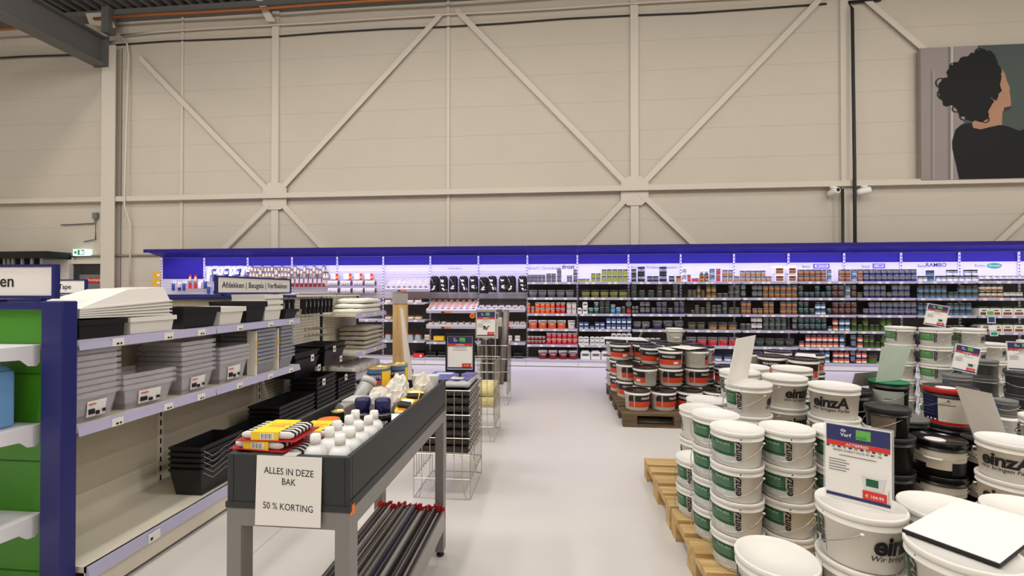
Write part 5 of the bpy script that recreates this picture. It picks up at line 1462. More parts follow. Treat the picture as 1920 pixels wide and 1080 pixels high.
def clear_stack(y0, y1, n, h, where, x0=-2.5, x1=-2.225, pitch=0.03, tint=M_CLEAR, lab=True, rz=0):
    cy_, cx_ = (y0 + y1) / 2, (x0 + x1) / 2
    hx, hy = (x1 - x0) / 2, (y1 - y0) / 2
    bm = MB().open_box(-hx, hx, -hy, hy, 0, h, 0.0025, tint, 0.81)
    bm.bx(hx - 0.001, hx + 0.008, -hy - 0.008, hy + 0.008, h - 0.02, h, tint).bx(-hx - 0.008, hx, -hy - 0.008, -hy, h - 0.02, h, tint)
    me = bm.mesh('tray')
    LB = MB().plate([(hx * 0.9, -hy * 0.4, h * 0.15), (hx * 0.9, hy * 0.45, h * 0.15), (hx * 0.965, hy * 0.47, h * 0.7), (hx * 0.965, -hy * 0.42, h * 0.7)], 0.002, M_TRAYLAB)
    LB.bx(hx * 0.955, hx * 0.965 + 0.004, -hy * 0.35, -hy * 0.1, h * 0.25, h * 0.42, M_INK).bx(hx * 0.955, hx * 0.965 + 0.004, -hy * 0.02, hy * 0.12, h * 0.2, h * 0.33, M_INK).bx(hx * 0.965, hx * 0.97 + 0.004, hy * 0.28, hy * 0.4, h * 0.25, h * 0.36, M_INK).bx(hx * 0.97, hx * 0.97 + 0.005, -hy * 0.35, -hy * 0.05, h * 0.57, h * 0.6, M_RED)
    LB = LB.mesh('label')
    for q in range(n):
        nm = 'single' if n == 1 else 'bottom' if q == 0 else 'topmost' if q == n - 1 else ORD[q + 1]
        t = thing('clear_tray', 'clear plastic tray, %s of the %s' % (nm, where), 'tray', (cx_, cy_, 0.8146 + q * pitch), (0, 0, rz), 'clear plastic trays on the middle shelf')
        link('tub', me, t)
        if q == 0 and lab: link('label', LB, t)


clear_stack(1.91, 2.12, 8, 0.14, 'tall stack beside the blue post')
clear_stack(2.18, 2.46, 3, 0.13, 'low stack turned aside', rz=radians(-6))
clear_stack(2.52, 2.77, 7, 0.14, 'tall middle stack')
clear_stack(2.83, 3.1, 4, 0.16, 'stack at the shelf joint')
clear_stack(3.2, 3.42, 9, 0.1, 'first tall stack at the shelf end', tint=mat('smoke_plastic', (170, 172, 180), 0.15, alpha=0.5), lab=False)
clear_stack(3.5, 3.68, 9, 0.1, 'last tall stack at the shelf end', tint=MATS['smoke_plastic'], lab=False)
for y, lab in ((3.19, 'yellow edged pale folder strip standing before first tall stack'), (3.46, 'pale folder strip standing between the two tall stacks')):
    single('price_strip', MB().bx(-0.05, 0.02, -0.006, 0.006, 0, 0.33, M_CARD).bx(0.02, 0.022, -0.006, 0.006, 0.2, 0.26, M_YELLOW).bx(0.02, 0.022, -0.006, 0.006, 0.09, 0.12, M_YELLOW), lab, 'strip', (-2.24, y, 0.8146))


def black_stack(y0, y1, n, h, pitch, z, where, x0=-2.38, x1=-2.17, handles=False, m=M_BLACK, kind='black_tray'):
    cy_, cx_ = (y0 + y1) / 2, (x0 + x1) / 2
    hx, hy = (x1 - x0) / 2, (y1 - y0) / 2
    me = MB().open_box(-hx, hx, -hy, hy, 0, h, 0.0025, m, 0.82).bx(hx - 0.002, hx + 0.006, -hy - 0.006, hy + 0.006, h - 0.014, h, m).bx(-hx, hx, -hy - 0.006, -hy + 0.002, h - 0.014, h, m).mesh('tub')
    hd = MB().tube([(hx + 0.012, -hy * 0.95, h - 0.02), (hx + 0.016, -hy * 0.55, h - 0.075), (hx + 0.016, hy * 0.1, h - 0.05), (hx + 0.016, hy * 0.2, h - 0.055), (hx + 0.012, hy * 0.95, h - 0.02)], 0.0022, M_CHROME, 5).mesh('handle')
    for q in range(n):
        t = thing(kind, '%s, %s of %s' % (kind.replace('_', ' '), 'bottom' if q == 0 else 'topmost' if q == n - 1 else ORD[q + 1], where), 'bucket' if handles else 'tray', (cx_, cy_, z + q * pitch), group=kind.replace('_', ' ') + 's at the gondola foot')
        link('tub', me, t)
        if handles: link('handle', hd, t)


black_stack(2.6, 2.96, 5, 0.17, 0.034, 0.1735, 'the wire handled stack beside the table', handles=True, kind='black_bucket')
black_stack(3.02, 3.34, 4, 0.17, 0.034, 0.1735, 'the second stack on the base shelf', handles=True, kind='black_bucket')
black_stack(3.38, 3.9, 6, 0.18, 0.036, 0.1735, 'the long stack on the base shelf', -2.42, -2.16)
black_stack(3.95, 4.3, 8, 0.2, 0.04, 0.1735, 'the tall ribbed stack on the base shelf', -2.42, -2.16)
black_stack(4.35, 4.75, 7, 0.18, 0.036, 0.1735, 'the rear stack below the pegboard', -2.42, -2.16)
black_stack(3.8, 4.2, 2, 0.17, 0.06, 0.66, 'the pair hanging on the pegboard', -2.59, -2.28)
black_stack(4.26, 4.68, 2, 0.16, 0.05, 0.70, 'the rear pair hanging on the pegboard', -2.59, -2.25)
for i, (y, z) in enumerate(((4.0, 0.83), (4.12, 0.72), (4.42, 0.86), (4.56, 0.74), (4.05, 0.6), (4.5, 0.56))):
    single('white_price_tag', MB().bx(0, 0.003, -0.025, 0.025, -0.03, 0.03, M_PAPER).bx(0.003, 0.004, -0.015, 0.015, -0.01, 0.01, M_GREYINK), 'small white price tag among the black trays, %s' % ORD[i + 1], 'tag', (-2.235 if z > 0.65 else -2.15, y, z), group='price tags among the black trays')
HK = MB().tube([(0, 0, 0), (0.2, 0, 0), (0.215, 0, 0.02)], 0.003, M_CHROME, 5).bx(0, 0.004, -0.012, 0.012, -0.012, 0.012, M_CHROME).mesh('hook')
n_ = 0
for z in (1.19, 1.05, 0.98):
    for i in range(7):
        if z < 1.1 and i < 3: continue
        n_ += 1
        single('peg_hook', HK, 'chrome peg hook, %s in the %s row' % (ORD[i + 1], {1.19: 'upper', 1.05: 'middle', 0.98: 'lower'}[z]), 'hook', (XB + 0.0012, 4.28 + i * 0.075, z), group='empty hooks on the pegboard')
FR = MB().bx(-0.03, 0.03, -0.012, 0.012, 0.05, 0.15, M_BLACK).taper(-0.012, 0.022, -0.01, 0.01, 0, 0.05, 1.4, M_BLACK).bx(0.03, 0.032, -0.008, 0.008, 0.07, 0.12, M_GREYPL).bx(-0.01, 0.01, -0.004, 0.004, 0.15, 0.17, M_CHROME).mesh('handle')  # roller handle alone, without a sleeve
for i, y in enumerate((3.82, 3.9, 3.98)):
    single('roller_handle', FR, 'black roller handle behind the last trays, %s of three' % ORD[i + 1], 'handle', (-2.43, y, 1.22), group='roller handles left on the pegboard')
for i in range(8):
    single('roller_handle', FR, 'black roller handle on the pegboard top row, %s of eight' % ORD[i + 1], 'handle', (-2.45, 4.22 + 0.075 * i, 1.22), group='roller handles on the pegboard top row')
CR = MB().bx(0, 0.006, -0.55, 0.55, 0, 0.006, M_CHROME)
single('hanging_rail', MB().tube([(0, -0.45, 0), (0, 0.5, 0)], 0.008, M_CHROME, 6).tube([(0, -0.4, 0), (-0.14, -0.4, 0)], 0.006, M_CHROME, 6).tube([(0, 0.45, 0), (-0.14, 0.45, 0)], 0.006, M_CHROME, 6), 'chrome rail carrying the black roller handles', 'rail', (-2.45, 4.35, 1.4155))
M_CLOTH = mat('cloth_white', (226, 224, 212), 0.85)
M_CLOTHG = mat('cloth_grey', (176, 168, 156), 0.85)


def folded(w_, d_, h_, m, seed):
    rr = random.Random(seed)
    b_ = MB()
    nx, ny = 8, 6
    vs = []
    for zz in (0, 0.5, 1):
        for i in range(nx + 1):
            for k in range(ny + 1):
                a_ = (i / nx - 0.5) * d_ * (1.0 + (0.05 if zz == 0.5 else -0.02)); c_ = (k / ny - 0.5) * w_ * (1.0 + (0.05 if zz == 0.5 else -0.02))
                edge = min(i, nx - i) / nx * 2
                vs.append((a_, c_, h_ * zz + (rr.uniform(-0.1, 0.25) * h_ if zz == 1 else 0) - (0.15 * h_ if (zz == 1 and (i in (0, nx) or k in (0, ny))) else 0)))
    N = (nx + 1) * (ny + 1)
    fs = []
    for i in range(nx):
        for k in range(ny):
            q = i * (ny + 1) + k
            fs.append((2 * N + q, 2 * N + q + ny + 1, 2 * N + q + ny + 2, 2 * N + q + 1)); fs.append((q, q + 1, q + ny + 2, q + ny + 1))
    ring = [i * (ny + 1) for i in range(nx + 1)] + [nx * (ny + 1) + k for k in range(1, ny + 1)] + [i * (ny + 1) + ny for i in reversed(range(nx))] + [k for k in reversed(range(1, ny))]
    for l in (0, 1):
        for i in range(len(ring)):
            j_ = (i + 1) % len(ring)
            fs.append((l * N + ring[i], l * N + ring[j_], (l + 1) * N + ring[j_], (l + 1) * N + ring[i]))
    return b_.add(vs, fs, m, True)


for q in range(3):
    single('folded_cloth', folded(0.6 - 0.05 * q, 0.32, 0.045, M_CLOTH, q + 3), 'white plastic wrapped dust sheet on the top corner shelf, %s layer' % ('lowest', 'middle', 'topmost')[q], 'dust sheet', (-2.39, 5.3 + 0.04 * q, 1.1915 + q * 0.058), group='white dust sheets')
for q in range(5):
    single('folded_cloth', folded(0.5, 0.32, 0.042, M_CLOTHG, q + 13), 'grey folded dust sheet on the middle corner shelf, %s layer' % ('lowest', 'second', 'third', 'fourth', 'topmost')[q], 'dust sheet', (-2.38, 5.4, 0.7615 + q * 0.0535), group='grey dust sheets')
for q in range(4):
    single('cover_sheet_roll', folded(0.16, 0.31, 0.085, mat('sheet_roll', (196, 192, 186), 0.4), q + 30), 'white packed cover sheet on the low corner shelf, %s from near' % ORD[q + 1], 'dust sheet', (-2.4, 4.98 + 0.19 * q, 0.503), (0, 0, 0), 'packed cover sheets')
single('film_bundle', lump(0.12, 0.14, 0.1, M_FILM, 44, rough=0.25), 'crumpled clear film bundle below the corner shelf', 'film', (-2.33, 5.0, 0.1735))
# wooden stand at the gondola end
t = thing('wooden_post', 'pine post with a wire mesh cup, end of the left gondola', 'post')
link('post', MB().bx(-2.045, -1.865, 5.56, 5.62, 0, 1.29, W_POST), t)
mc = MB()
for q in range(10):
    mc.bx(-2.04 + q * 0.02, -2.038 + q * 0.02, 5.55, 5.553, 1.29, 1.42, M_CHROME)
for q in range(7):
    mc.bx(-2.04, -1.86, 5.55, 5.552, 1.29 + q * 0.021, 1.292 + q * 0.021, M_CHROME)
mc.bx(-2.05, -1.85, 5.553, 5.56, 1.29, 1.42, mat('mesh_grey', (186, 184, 180), 0.5))
link('mesh_cup', mc, t)
pa_, pb_ = at_d(752, 5.5), at_d(775, 5.4)
single('leaning_board', MB().plate([Vector((pa_.x, pa_.y, 1.24)), Vector((pb_.x - 0.02, pb_.y - 0.1, 0.0)), Vector((pb_.x + 0.1, pb_.y - 0.1, 0.0)), Vector((pa_.x + 0.03, pa_.y, 1.24))], 0.03, mat('pale_board', (206, 196, 184), 0.6)), 'pale narrow board leaning beside the pine post', 'board')
pc_ = at_d(758, 5.9)
single('black_crate', MB().bx(-0.11, 0.09, -0.1, 0.1, 0, 0.42, M_BLACKM).bx(-0.1, 0.08, -0.09, 0.09, 0.42, 0.43, M_BLACK), 'black block standing behind the leaning board', 'crate', (pc_.x, pc_.y, 0))

# ------------------------------------------------------------------ sales table
X0, X1, Y0, Y1, ZR, ZB = -0.99, -0.604, 1.29, 2.47, 0.95, 0.79
t = thing('sales_table', 'dark grey bargain table on grey steel legs, in front', 'table')
bevel(link('front_panel', MB().bx(X0, X1, Y0, Y0 + 0.018, ZB, ZR, M_ANTH), t), 0.003)
bevel(link('back_panel', MB().bx(X0, X1, Y1 - 0.018, Y1, ZB, ZR, M_ANTH), t), 0.003)
bevel(link('side_panel', MB().bx(X0, X0 + 0.018, Y0 + 0.018, Y1 - 0.018, ZB, ZR, M_ANTH), t), 0.003)
bevel(link('side_panel', MB().bx(X1 - 0.018, X1, Y0 + 0.018, Y1 - 0.018, ZB, ZR, M_ANTH), t), 0.003)
link('bin_floor', MB().bx(X0 + 0.018, X1 - 0.018, Y0 + 0.018, Y1 - 0.018, 0.846, 0.86, M_ANTH), t)
link('edge_strip', MB().bx(X0 - 0.003, X1 + 0.003, Y0 - 0.003, Y0 + 0.01, ZB - 0.002, ZB + 0.016, M_ANTH).bx(X1 - 0.005, X1 + 0.002, Y0, Y1, ZB + 0.03, ZB + 0.032, M_BLACKM).bx(X0 + 0.02, X0 + 0.021, Y0 - 0.0012, Y0, ZB, ZR, M_BLACKM).bx(X1 - 0.016, X1 - 0.015, Y0 - 0.0012, Y0, ZB, ZR, M_BLACKM), t)
for rr_ in ((X0, X1, Y0, Y0 + 0.045), (X0, X1, Y1 - 0.045, Y1), (X0, X0 + 0.04, Y0 + 0.045, Y1 - 0.045), (X1 - 0.04, X1, Y0 + 0.045, Y1 - 0.045)):
    link('frame_rail', MB().bx(*rr_, 0.735, ZB, M_GREYLEG), t)
for xx in (X0, X1 - 0.045):
    for yy in (Y0, Y1 - 0.055):
        lg = link('leg', MB().bx(xx, xx + 0.045, yy, yy + 0.055, 0.03, 0.735, M_GREYLEG), t)
        link('foot', MB().lathe([(0.02, 0), (0.022, 0.006), (0.018, 0.02), (0.008, 0.03)], M_BLACKG, 14, Matrix.Translation((xx + 0.022, yy + 0.027, 0))), lg)
link('lower_shelf', MB().bx(X0 + 0.002, X1 - 0.01, Y0 + 0.06, Y1 - 0.06, 0.165, 0.185, M_ANTH), t)
link('corner_mark', MB().bx(X1 - 0.001, X1 + 0.0025, Y0 + 0.0, Y0 + 0.03, ZB - 0.014, ZB + 0.014, M_ORANGE), t)
s = thing('paper_notice', 'white paper notice with sale text taped to the table front', 'notice', (0, Y0 - 0.004, 0))
q = [at_y(482, 853, Y0 - 0.004), at_y(604, 858, Y0 - 0.004), at_y(601, 990, Y0 - 0.012), at_y(478, 984, Y0 - 0.012)]
pv = [Vector((v.x, v.y - (Y0 - 0.004), v.z)) for v in q]
link('paper', MB().plate([pv[3], pv[2], pv[1], pv[0]], 0.0006, M_PAPER), s)
cxp = (q[0].x + q[1].x) / 2
lt = MB()
for body, py, size in (('ALLES IN DEZE', 884, 0.0275), ('BAK', 902.5, 0.0275), ('50 % KORTING', 948.5, 0.0275)):
    zc = at_y(543, py, Y0).z
    f_ = (0.95 - zc) / 0.21
    lt.text(body, size, M_INK, lambda x, y, zc=zc, f_=f_: (cxp + x * 0.86, -0.0012 - 0.008 * (0.95 - zc - y) / 0.21, zc + y - x * 0.04), 0.004)
link('lettering', lt, s)
single('tape_strip', MB().bx(-0.02, 0.02, -0.001, 0.03, 0, 0.0008, M_FILM), 'clear tape strip holding the notice to the table rim', 'tape', (cxp, Y0 - 0.004, ZR + 0.0005))

# goods in the bin
ZI = 0.862


def inbin(c, r):
    return Vector((min(max(c.x, X0 + 0.022 + r), X1 - 0.022 - r), min(max(c.y, Y0 + 0.022 + r), Y1 - 0.022 - r), c.z))

M_STRW, M_STRB = mat('stripe_white', (214, 210, 204), 0.9), mat('stripe_black', (34, 32, 34), 0.9)
def cloth_pack():
    c = MB().bx(-0.095, 0.095, -0.075, 0.075, 0, 0.003, M_DRED)
    b_ = MB()
    for q in range(6):
        for e_ in range(2):
            y0 = -0.06 + q * 0.0205 + e_ * 0.0105
            b_.lathe([(0.0, -0.085), (0.5, -0.083), (1.0, -0.07), (1.0, 0.07), (0.5, 0.083), (0.0, 0.085)], M_STRB if e_ else M_STRW, 8,
                     Matrix.Translation((0, y0, 0.0155)) @ Matrix.Rotation(pi / 2, 4, 'Y') @ Matrix.Diagonal((0.012, 0.0062, 1, 1)), caps=(False, False))
    w_ = MB().bx(-0.048, 0.04, -0.0695, 0.062, 0.0275, 0.0285, M_YELLOW).bx(-0.048, 0.04, -0.0715, -0.0695, 0.0032, 0.0285, M_YELLOW).bx(-0.018, 0.026, -0.0722, -0.0715, 0.006, 0.025, M_PAPER)
    for q in range(9):
        w_.bx(-0.014 + q * 0.004, -0.0122 + q * 0.004 - 0.0006 * (q % 3), -0.0726, -0.0722, 0.008, 0.023, M_INK)
    w_.text('VLOER', 0.022, M_ORANGE, lambda x, y: (x, 0.01 + y, 0.0288), 0.01).text('DOEK', 0.02, M_RED, lambda x, y: (x, -0.012 + y, 0.0288), 0.01)
    return [('backing_card', c.mesh('backing_card')), ('striped_cloth', b_.mesh('striped_cloth')), ('wrapper', w_.mesh('wrapper'))]


CP = cloth_pack()
for lab, x, y, z, rz in (('hidden bottom', -0.87, 1.41, ZI, 0.0), ('second from bottom', -0.868, 1.41, ZI + 0.03, 0.03), ('hidden middle', -0.87, 1.405, ZI + 0.06, 0.0), ('visible lower', -0.905, 1.385, ZI + 0.0905, -0.1), ('topmost', -0.884, 1.385, ZI + 0.12, 0.02)):
    inst(CP, 'cloth_pack', 'striped black and white cloth pack with yellow wrapper, %s of the pile' % lab, 'cloth pack', (x, y, z), rz, 'striped cloth packs in the bargain bin')
inst(CP, 'cloth_pack', 'striped cloth pack lying behind the pile, red card showing', 'cloth pack', (-0.866, 1.59, ZI + 0.06), 0.06, 'striped cloth packs in the bargain bin')
for q in range(2):
    inst(CP, 'cloth_pack', 'striped cloth pack under the rear red card, %s' % ('bottom', 'upper')[q], 'cloth pack', (-0.866, 1.59, ZI + 0.03 * q), 0.06, 'striped cloth packs in the bargain bin')
M_BOT = mat('bottle_white', (224, 224, 222), 0.25, spec=0.5)
BB = MB().lathe([(0.03, 0), (0.0335, 0.004), (0.0345, 0.045), (0.0345, 0.066), (0.032, 0.084), (0.024, 0.097), (0.0155, 0.103), (0.0145, 0.11)], M_BOT, 24).mesh('body')
BCAP = MB().lathe([(0.0162, 0.107), (0.0162, 0.128), (0.015, 0.1295), (0.015, 0.134), (0.0135, 0.136)], M_WHITE, 20).bx(-0.005, 0.005, -0.0155, -0.0145, 0.125, 0.127, M_GREYPL).mesh('cap')
spots = [inbin(at_z(px, py + 2, ZI + 0.134), 0.036) for px, py in ((604, 809), (643, 813), (613, 797), (604, 786), (636, 777), (643, 786), (664, 797), (677, 769), (684, 785), (700, 775))]
for _ in range(200):                                     # the bottles stand shoulder to shoulder
    for i in range(10):
        for k in range(i):
            d_ = spots[i] - spots[k]; d_.z = 0
            if d_.length < 0.0712:
                d_ = d_.normalized() * (0.0714 - d_.length) / 2
                spots[i] += d_; spots[k] -= d_
        spots[i] = inbin(spots[i], 0.036)
        spots[i].x = max(spots[i].x, -0.742); spots[i].y = min(spots[i].y, 1.632)
for i, c in enumerate(spots):
    inst([('body', BB), ('cap', BCAP)], 'white_bottle', 'white flip cap bottle in the bin, %s counting from the table front' % ORD[i + 1], 'bottle', (c.x, c.y, ZI), rk.uniform(-0.4, 0.4), 'white bottles in the bargain bin')



def drum(R, H, ms, n=28):
    """small paint tin: list of (z fraction, material)"""
    m = MB()
    pr, mm = [(R, 0)], []
    for f_, q in ms:
        pr.append((R, H * f_)); mm.append(q)
    pr += [(R * 1.03, H * 0.985), (R * 1.03, H), (R * 0.94, H), (R * 0.92, H - 0.006), (R * 0.5, H - 0.006)]
    mm += [M_GOLD] * 5
    return m.lathe(pr, M_GOLD, n, ms=mm)


def put(px, py, z): return at_z(px, py, z)


bt = drum(0.058, 0.145, [(0.36, M_YELLOW), (0.4, M_YELLOW), (0.97, MATS['can_lblue'])])
for i, (px, lab, dy) in enumerate(((713, 'yellow and blue wood stain tin, front of the pair in the bin', 0), (731, 'yellow and blue wood stain tin, behind its twin', 0.125))):
    c = Vector((-0.912, 2.28, 0)) if i == 0 else Vector((-0.855, 2.39, 0))
    t = thing('stain_tin', lab, 'tin', (c.x, c.y, ZI + 0.042), (0, 0, radians(-8 + 30 * i)))
    link('body', bt.mesh('body'), t)
    lb = MB().patch(lambda z: 0.058, pi * 1.05, pi * 1.72, 0.085, 0.12, M_DNAVY, 14).patch(lambda z: 0.058, pi * 1.05, pi * 1.72, 0.072, 0.085, M_RED, 14).patch(lambda z: 0.058, pi * 1.75, pi * 2.2, 0.02, 0.13, M_YELLOW, 8)
    link('label', lb, t)
    l2 = MB(); curved(l2, lambda z: 0.058, 'BUITENBEITS', 0.021, M_PAPER, 250, 0.103, 0.012)
    link('lettering', l2, t)
    single('carton', MB().bx(-0.05, 0.05, -0.05, 0.05, 0, 0.04, M_CARD), 'flat carton under the %s stain tin' % ('front', 'rear')[i], 'box', (c.x, c.y, ZI))


def cap_can(px, py, lab, mark=False):
    c = Vector((-0.748 if not mark else -0.668, 1.71, 0))
    t = thing('spray_can', lab, 'can', (c.x, c.y, ZI))
    link('body', MB().lathe([(0.033, 0), (0.033, 0.105), (0.031, 0.112)], M_BLACKG, 22).lathe([(0.0335, 0.104), (0.0335, 0.108)], M_CHROME, 22, caps=(False, False)), t)
    link('cap', MB().lathe([(0.031, 0.112), (0.031, 0.155), (0.028, 0.163), (0.02, 0.165)], mat('cap_navy', (34, 30, 84), 0.25), 24), t)
    if mark:
        l2 = MB(); curved(l2, lambda z: 0.033, 'MOTIP', 0.022, M_PAPER, 262, 0.075, 0.008, 0.2)
        link('lettering', l2, t)


cap_can(688, 756, 'navy capped spray can beside the clear tub')
cap_can(716, 755, 'navy capped spray can with white lettering by the bin edge', True)
c = at_z(668, 800, ZI)
t = thing('clear_tub', 'clear lidded tub with dark contents behind the white bottles', 'tub', (-0.815, 1.83, ZI))
link('tub', MB().taper(-0.05, 0.05, -0.045, 0.045, 0, 0.125, 0.84, M_CLEAR), t)
link('contents', MB().taper(-0.046, 0.046, -0.041, 0.041, 0.004, 0.1, 0.86, mat('dark_granules', (74, 62, 60), 0.8, noise=0.5, nscale=90)), t)
link('lid', MB().bx(-0.054, 0.054, -0.049, 0.049, 0.125, 0.133, M_FROST).bx(-0.01, 0.04, -0.03, 0.02, 0.133, 0.134, M_PAPER), t)
c = at_z(601, 795, ZI + 0.06)
single('tape_roll', MB().lathe([(0.028, 0), (0.042, 0), (0.042, 0.05), (0.028, 0.05)], M_ORANGE, 26, ms=[M_PAPER, M_YELLOW, M_ORANGE]).lathe([(0.0425, 0.012), (0.0425, 0.04)], M_YELLOW, 26, caps=(False, False)), 'orange and yellow tape roll behind the bottles', 'tape', (-0.9, 1.735, ZI + 0.02), (0.0, 0, 0))
c = at_z(633, 774, ZI + 0.075)
single('small_tin', drum(0.03, 0.075, [(0.6, M_BLACKG), (0.97, MATS['can_dgreen'])]), 'small dark tin with gold lid in the middle of the bin', 'tin', (-0.91, 1.84, ZI))


def lying(px, py, z, R, L, m, m2, rz, lab, name='grey_canister', tilt=0.0):
    t = thing(name, lab, 'canister', (px, py, z), (0, pi / 2 - tilt, rz))
    link('body', MB().lathe([(R * 0.95, -L / 2), (R, -L / 2 + 0.005), (R, L * 0.3), (R * 0.9, L * 0.33)], m, 24), t)
    link('lid', MB().lathe([(R * 1.02, L * 0.33), (R * 1.02, L / 2), (R * 0.9, L / 2 + 0.003)], m2, 24), t)


M_CAN = mat('canister_grey', (150, 150, 146), 0.35, metal=0.2)
lying(-0.91, 2.08, ZI + 0.095, 0.036, 0.15, M_CAN, mat('canister_cap', (186, 184, 178), 0.4), radians(70), 'grey canister propped tilted at the left bin wall', tilt=0.9)
lying(-0.895, 1.925, ZI + 0.052, 0.045, 0.11, M_CAN, M_DGREY, radians(60), 'grey canister lying at the left bin wall')
c = Vector((-0.83, 2.1, 0))
single('red_box', MB().bx(-0.02, 0.02, -0.035, 0.035, 0, 0.1, M_RED).bx(-0.012, 0.012, -0.036, -0.035, 0.01, 0.05, M_PAPER), 'small red carton standing tilted among the bin goods', 'box', (c.x, c.y, ZI + 0.012), (0.0, -0.25, 0.1))
c = Vector((-0.925, 2.18, 0))
single('yellow_bag', lump(0.035, 0.04, 0.06, mat('bag_yellow', (226, 178, 40), 0.4), 21, rough=0.2), 'yellow bag between canister and stain tins', 'bag', (c.x, c.y, ZI))
single('orange_bag', lump(0.025, 0.03, 0.05, mat('bag_orange', (206, 120, 40), 0.4), 22, rough=0.2), 'orange bag before the yellow and blue tins', 'bag', (-0.85, 2.185, ZI))
M_BAG = mat('bag_milky', (230, 224, 212), 0.3, alpha=0.85)
for i, (px, py, rx, ry, rz_, lab) in enumerate(((-0.78, 1.955, 0.056, 0.062, 0.068, 'milky plastic bag of white parts, nearest in the bin'), (-0.757, 2.085, 0.05, 0.056, 0.07, 'milky plastic bag of white parts beside yellow packs'), (-0.782, 2.22, 0.046, 0.056, 0.075, 'milky plastic bag behind the nearer two'), (-0.675, 2.27, 0.044, 0.052, 0.072, 'milky plastic bag at the far bin end'))):
    c = Vector((px, py, 0))
    single('plastic_bag', lump(rx, ry, rz_, M_BAG, 60 + i, rough=0.2), lab, 'bag', (inbin(c, rx * 1.15).x, inbin(c, ry * 1.15).y, ZI))
for i, (px, dx) in enumerate(((-0.738, 2.395), (-0.66, 2.40))):
    c = Vector((px, dx, 0))
    single('clear_cup', MB().lathe([(0.028, 0), (0.036, 0.065), (0.038, 0.067), (0.034, 0.065), (0.026, 0.004)], mat('cup_milky', (232, 232, 230), 0.2, alpha=0.6), 20), 'translucent plastic cup at far bin end, %s' % ORD[i + 1], 'cup', (c.x, c.y, ZI + 0.062), (0.0, 0.0, 0), 'plastic cups in the bin')
for i, (px, py, rz, lab) in enumerate(((-0.672, 2.10, 0.6, 'yellow and black carded pack by the bin edge, upper'), (-0.672, 1.985, 0.2, 'yellow and black carded pack by the bin edge, lower'), (-0.668, 2.165, 1.2, 'yellow and black carded pack standing at the bin edge'))):
    t = thing('carded_pack', lab, 'pack', (px, py, ZI + 0.066 + 0.012 * (i == 0)), (0.25, 0.12 * i, rz * 0.3))
    link('card', MB().bx(-0.03, 0.03, -0.06, 0.06, 0, 0.004, M_YELLOW).bx(-0.02, 0.02, -0.05, -0.035, 0.004, 0.005, M_ORANGE).bx(-0.02, 0.024, 0.01, 0.05, 0.004, 0.0052, M_PAPER), t)
    link('content', MB().bx(-0.026, 0.026, -0.03, 0.008, 0.004, 0.018, M_BLACK), t)
single('carton', MB().bx(-0.035, 0.035, -0.16, 0.12, 0, 0.055, M_CARD), 'long low carton under the yellow and black packs', 'box', (-0.662, 2.08, ZI))
single('carton', MB().bx(-0.1, 0.04, -0.04, 0.04, 0, 0.06, M_CARD), 'carton under the plastic cups', 'box', (-0.672, 2.385, ZI))
c = Vector((0, 1.85, 0))
single('white_box', MB().bx(-0.045, 0.045, -0.06, 0.06, 0, 0.05, M_CARD).bx(-0.03, 0.03, -0.04, 0.03, 0.05, 0.051, M_PAPER), 'flat pale box against the right bin wall', 'box', (X1 - 0.075, c.y, ZI))
# long packed rolls on the lower shelf
RM = [mat('roll_dark', (48, 42, 40), 0.3), mat('roll_silver', (128, 124, 120), 0.28), mat('roll_brown', (74, 60, 52), 0.35), mat('roll_pale', (172, 164, 156), 0.3), mat('roll_navy', (44, 42, 66), 0.3), mat('roll_grey', (98, 94, 90), 0.3)]
seq = [2, 0, 5, 0, 3, 0, 2, 5, 1, 0, 2, 0, 1, 4, 0, 3, 2, 0, 5, 1, 0, 3, 5, 1]
rr = random.Random(11)
for i, k in enumerate(seq):
    wd = 0.0157
    x = X0 + 0.03 + i * wd
    h = 0.10 - 0.001 * abs(i - 12) + rr.uniform(-0.012, 0.012)
    y1 = 2.36 + 0.02 * (1 - i / len(seq)) + rr.uniform(-0.012, 0.012)
    t = thing('packed_blind', '%s long plastic packed blind under the table, %s from the left' % (('dark', 'silver', 'brown', 'pale', 'navy', 'grey')[k], ORD[i + 1] if i < 16 else ('seventeenth eighteenth nineteenth twentieth twenty-first twenty-second twenty-third twenty-fourth'.split()[i - 16])), 'packed blind', (x, 0, 0.187), (0, 0, 0), 'long packed blinds under the table')
    xl = -0.02 if i < 3 else 0
    b_ = MB().bx(xl * 0 + 0.001, wd - 0.0005, 1.36, y1, 0, h, RM[k]).bx(0.002, wd * 0.45, 1.36, y1, h, h + 0.003, RM[(k + 1) % 6])
    link('pack', b_, t)
    link('header_card', MB().plate([(0.0003, y1 + 0.001, 0.05), (wd - 0.0003, y1 + 0.001, 0.05), (wd - 0.0003, y1 + 0.004, 0.114 + rr.uniform(-0.008, 0.01)), (0.0003, y1 + 0.004, 0.112 + rr.uniform(-0.008, 0.01))], -0.012, M_DRED), t)

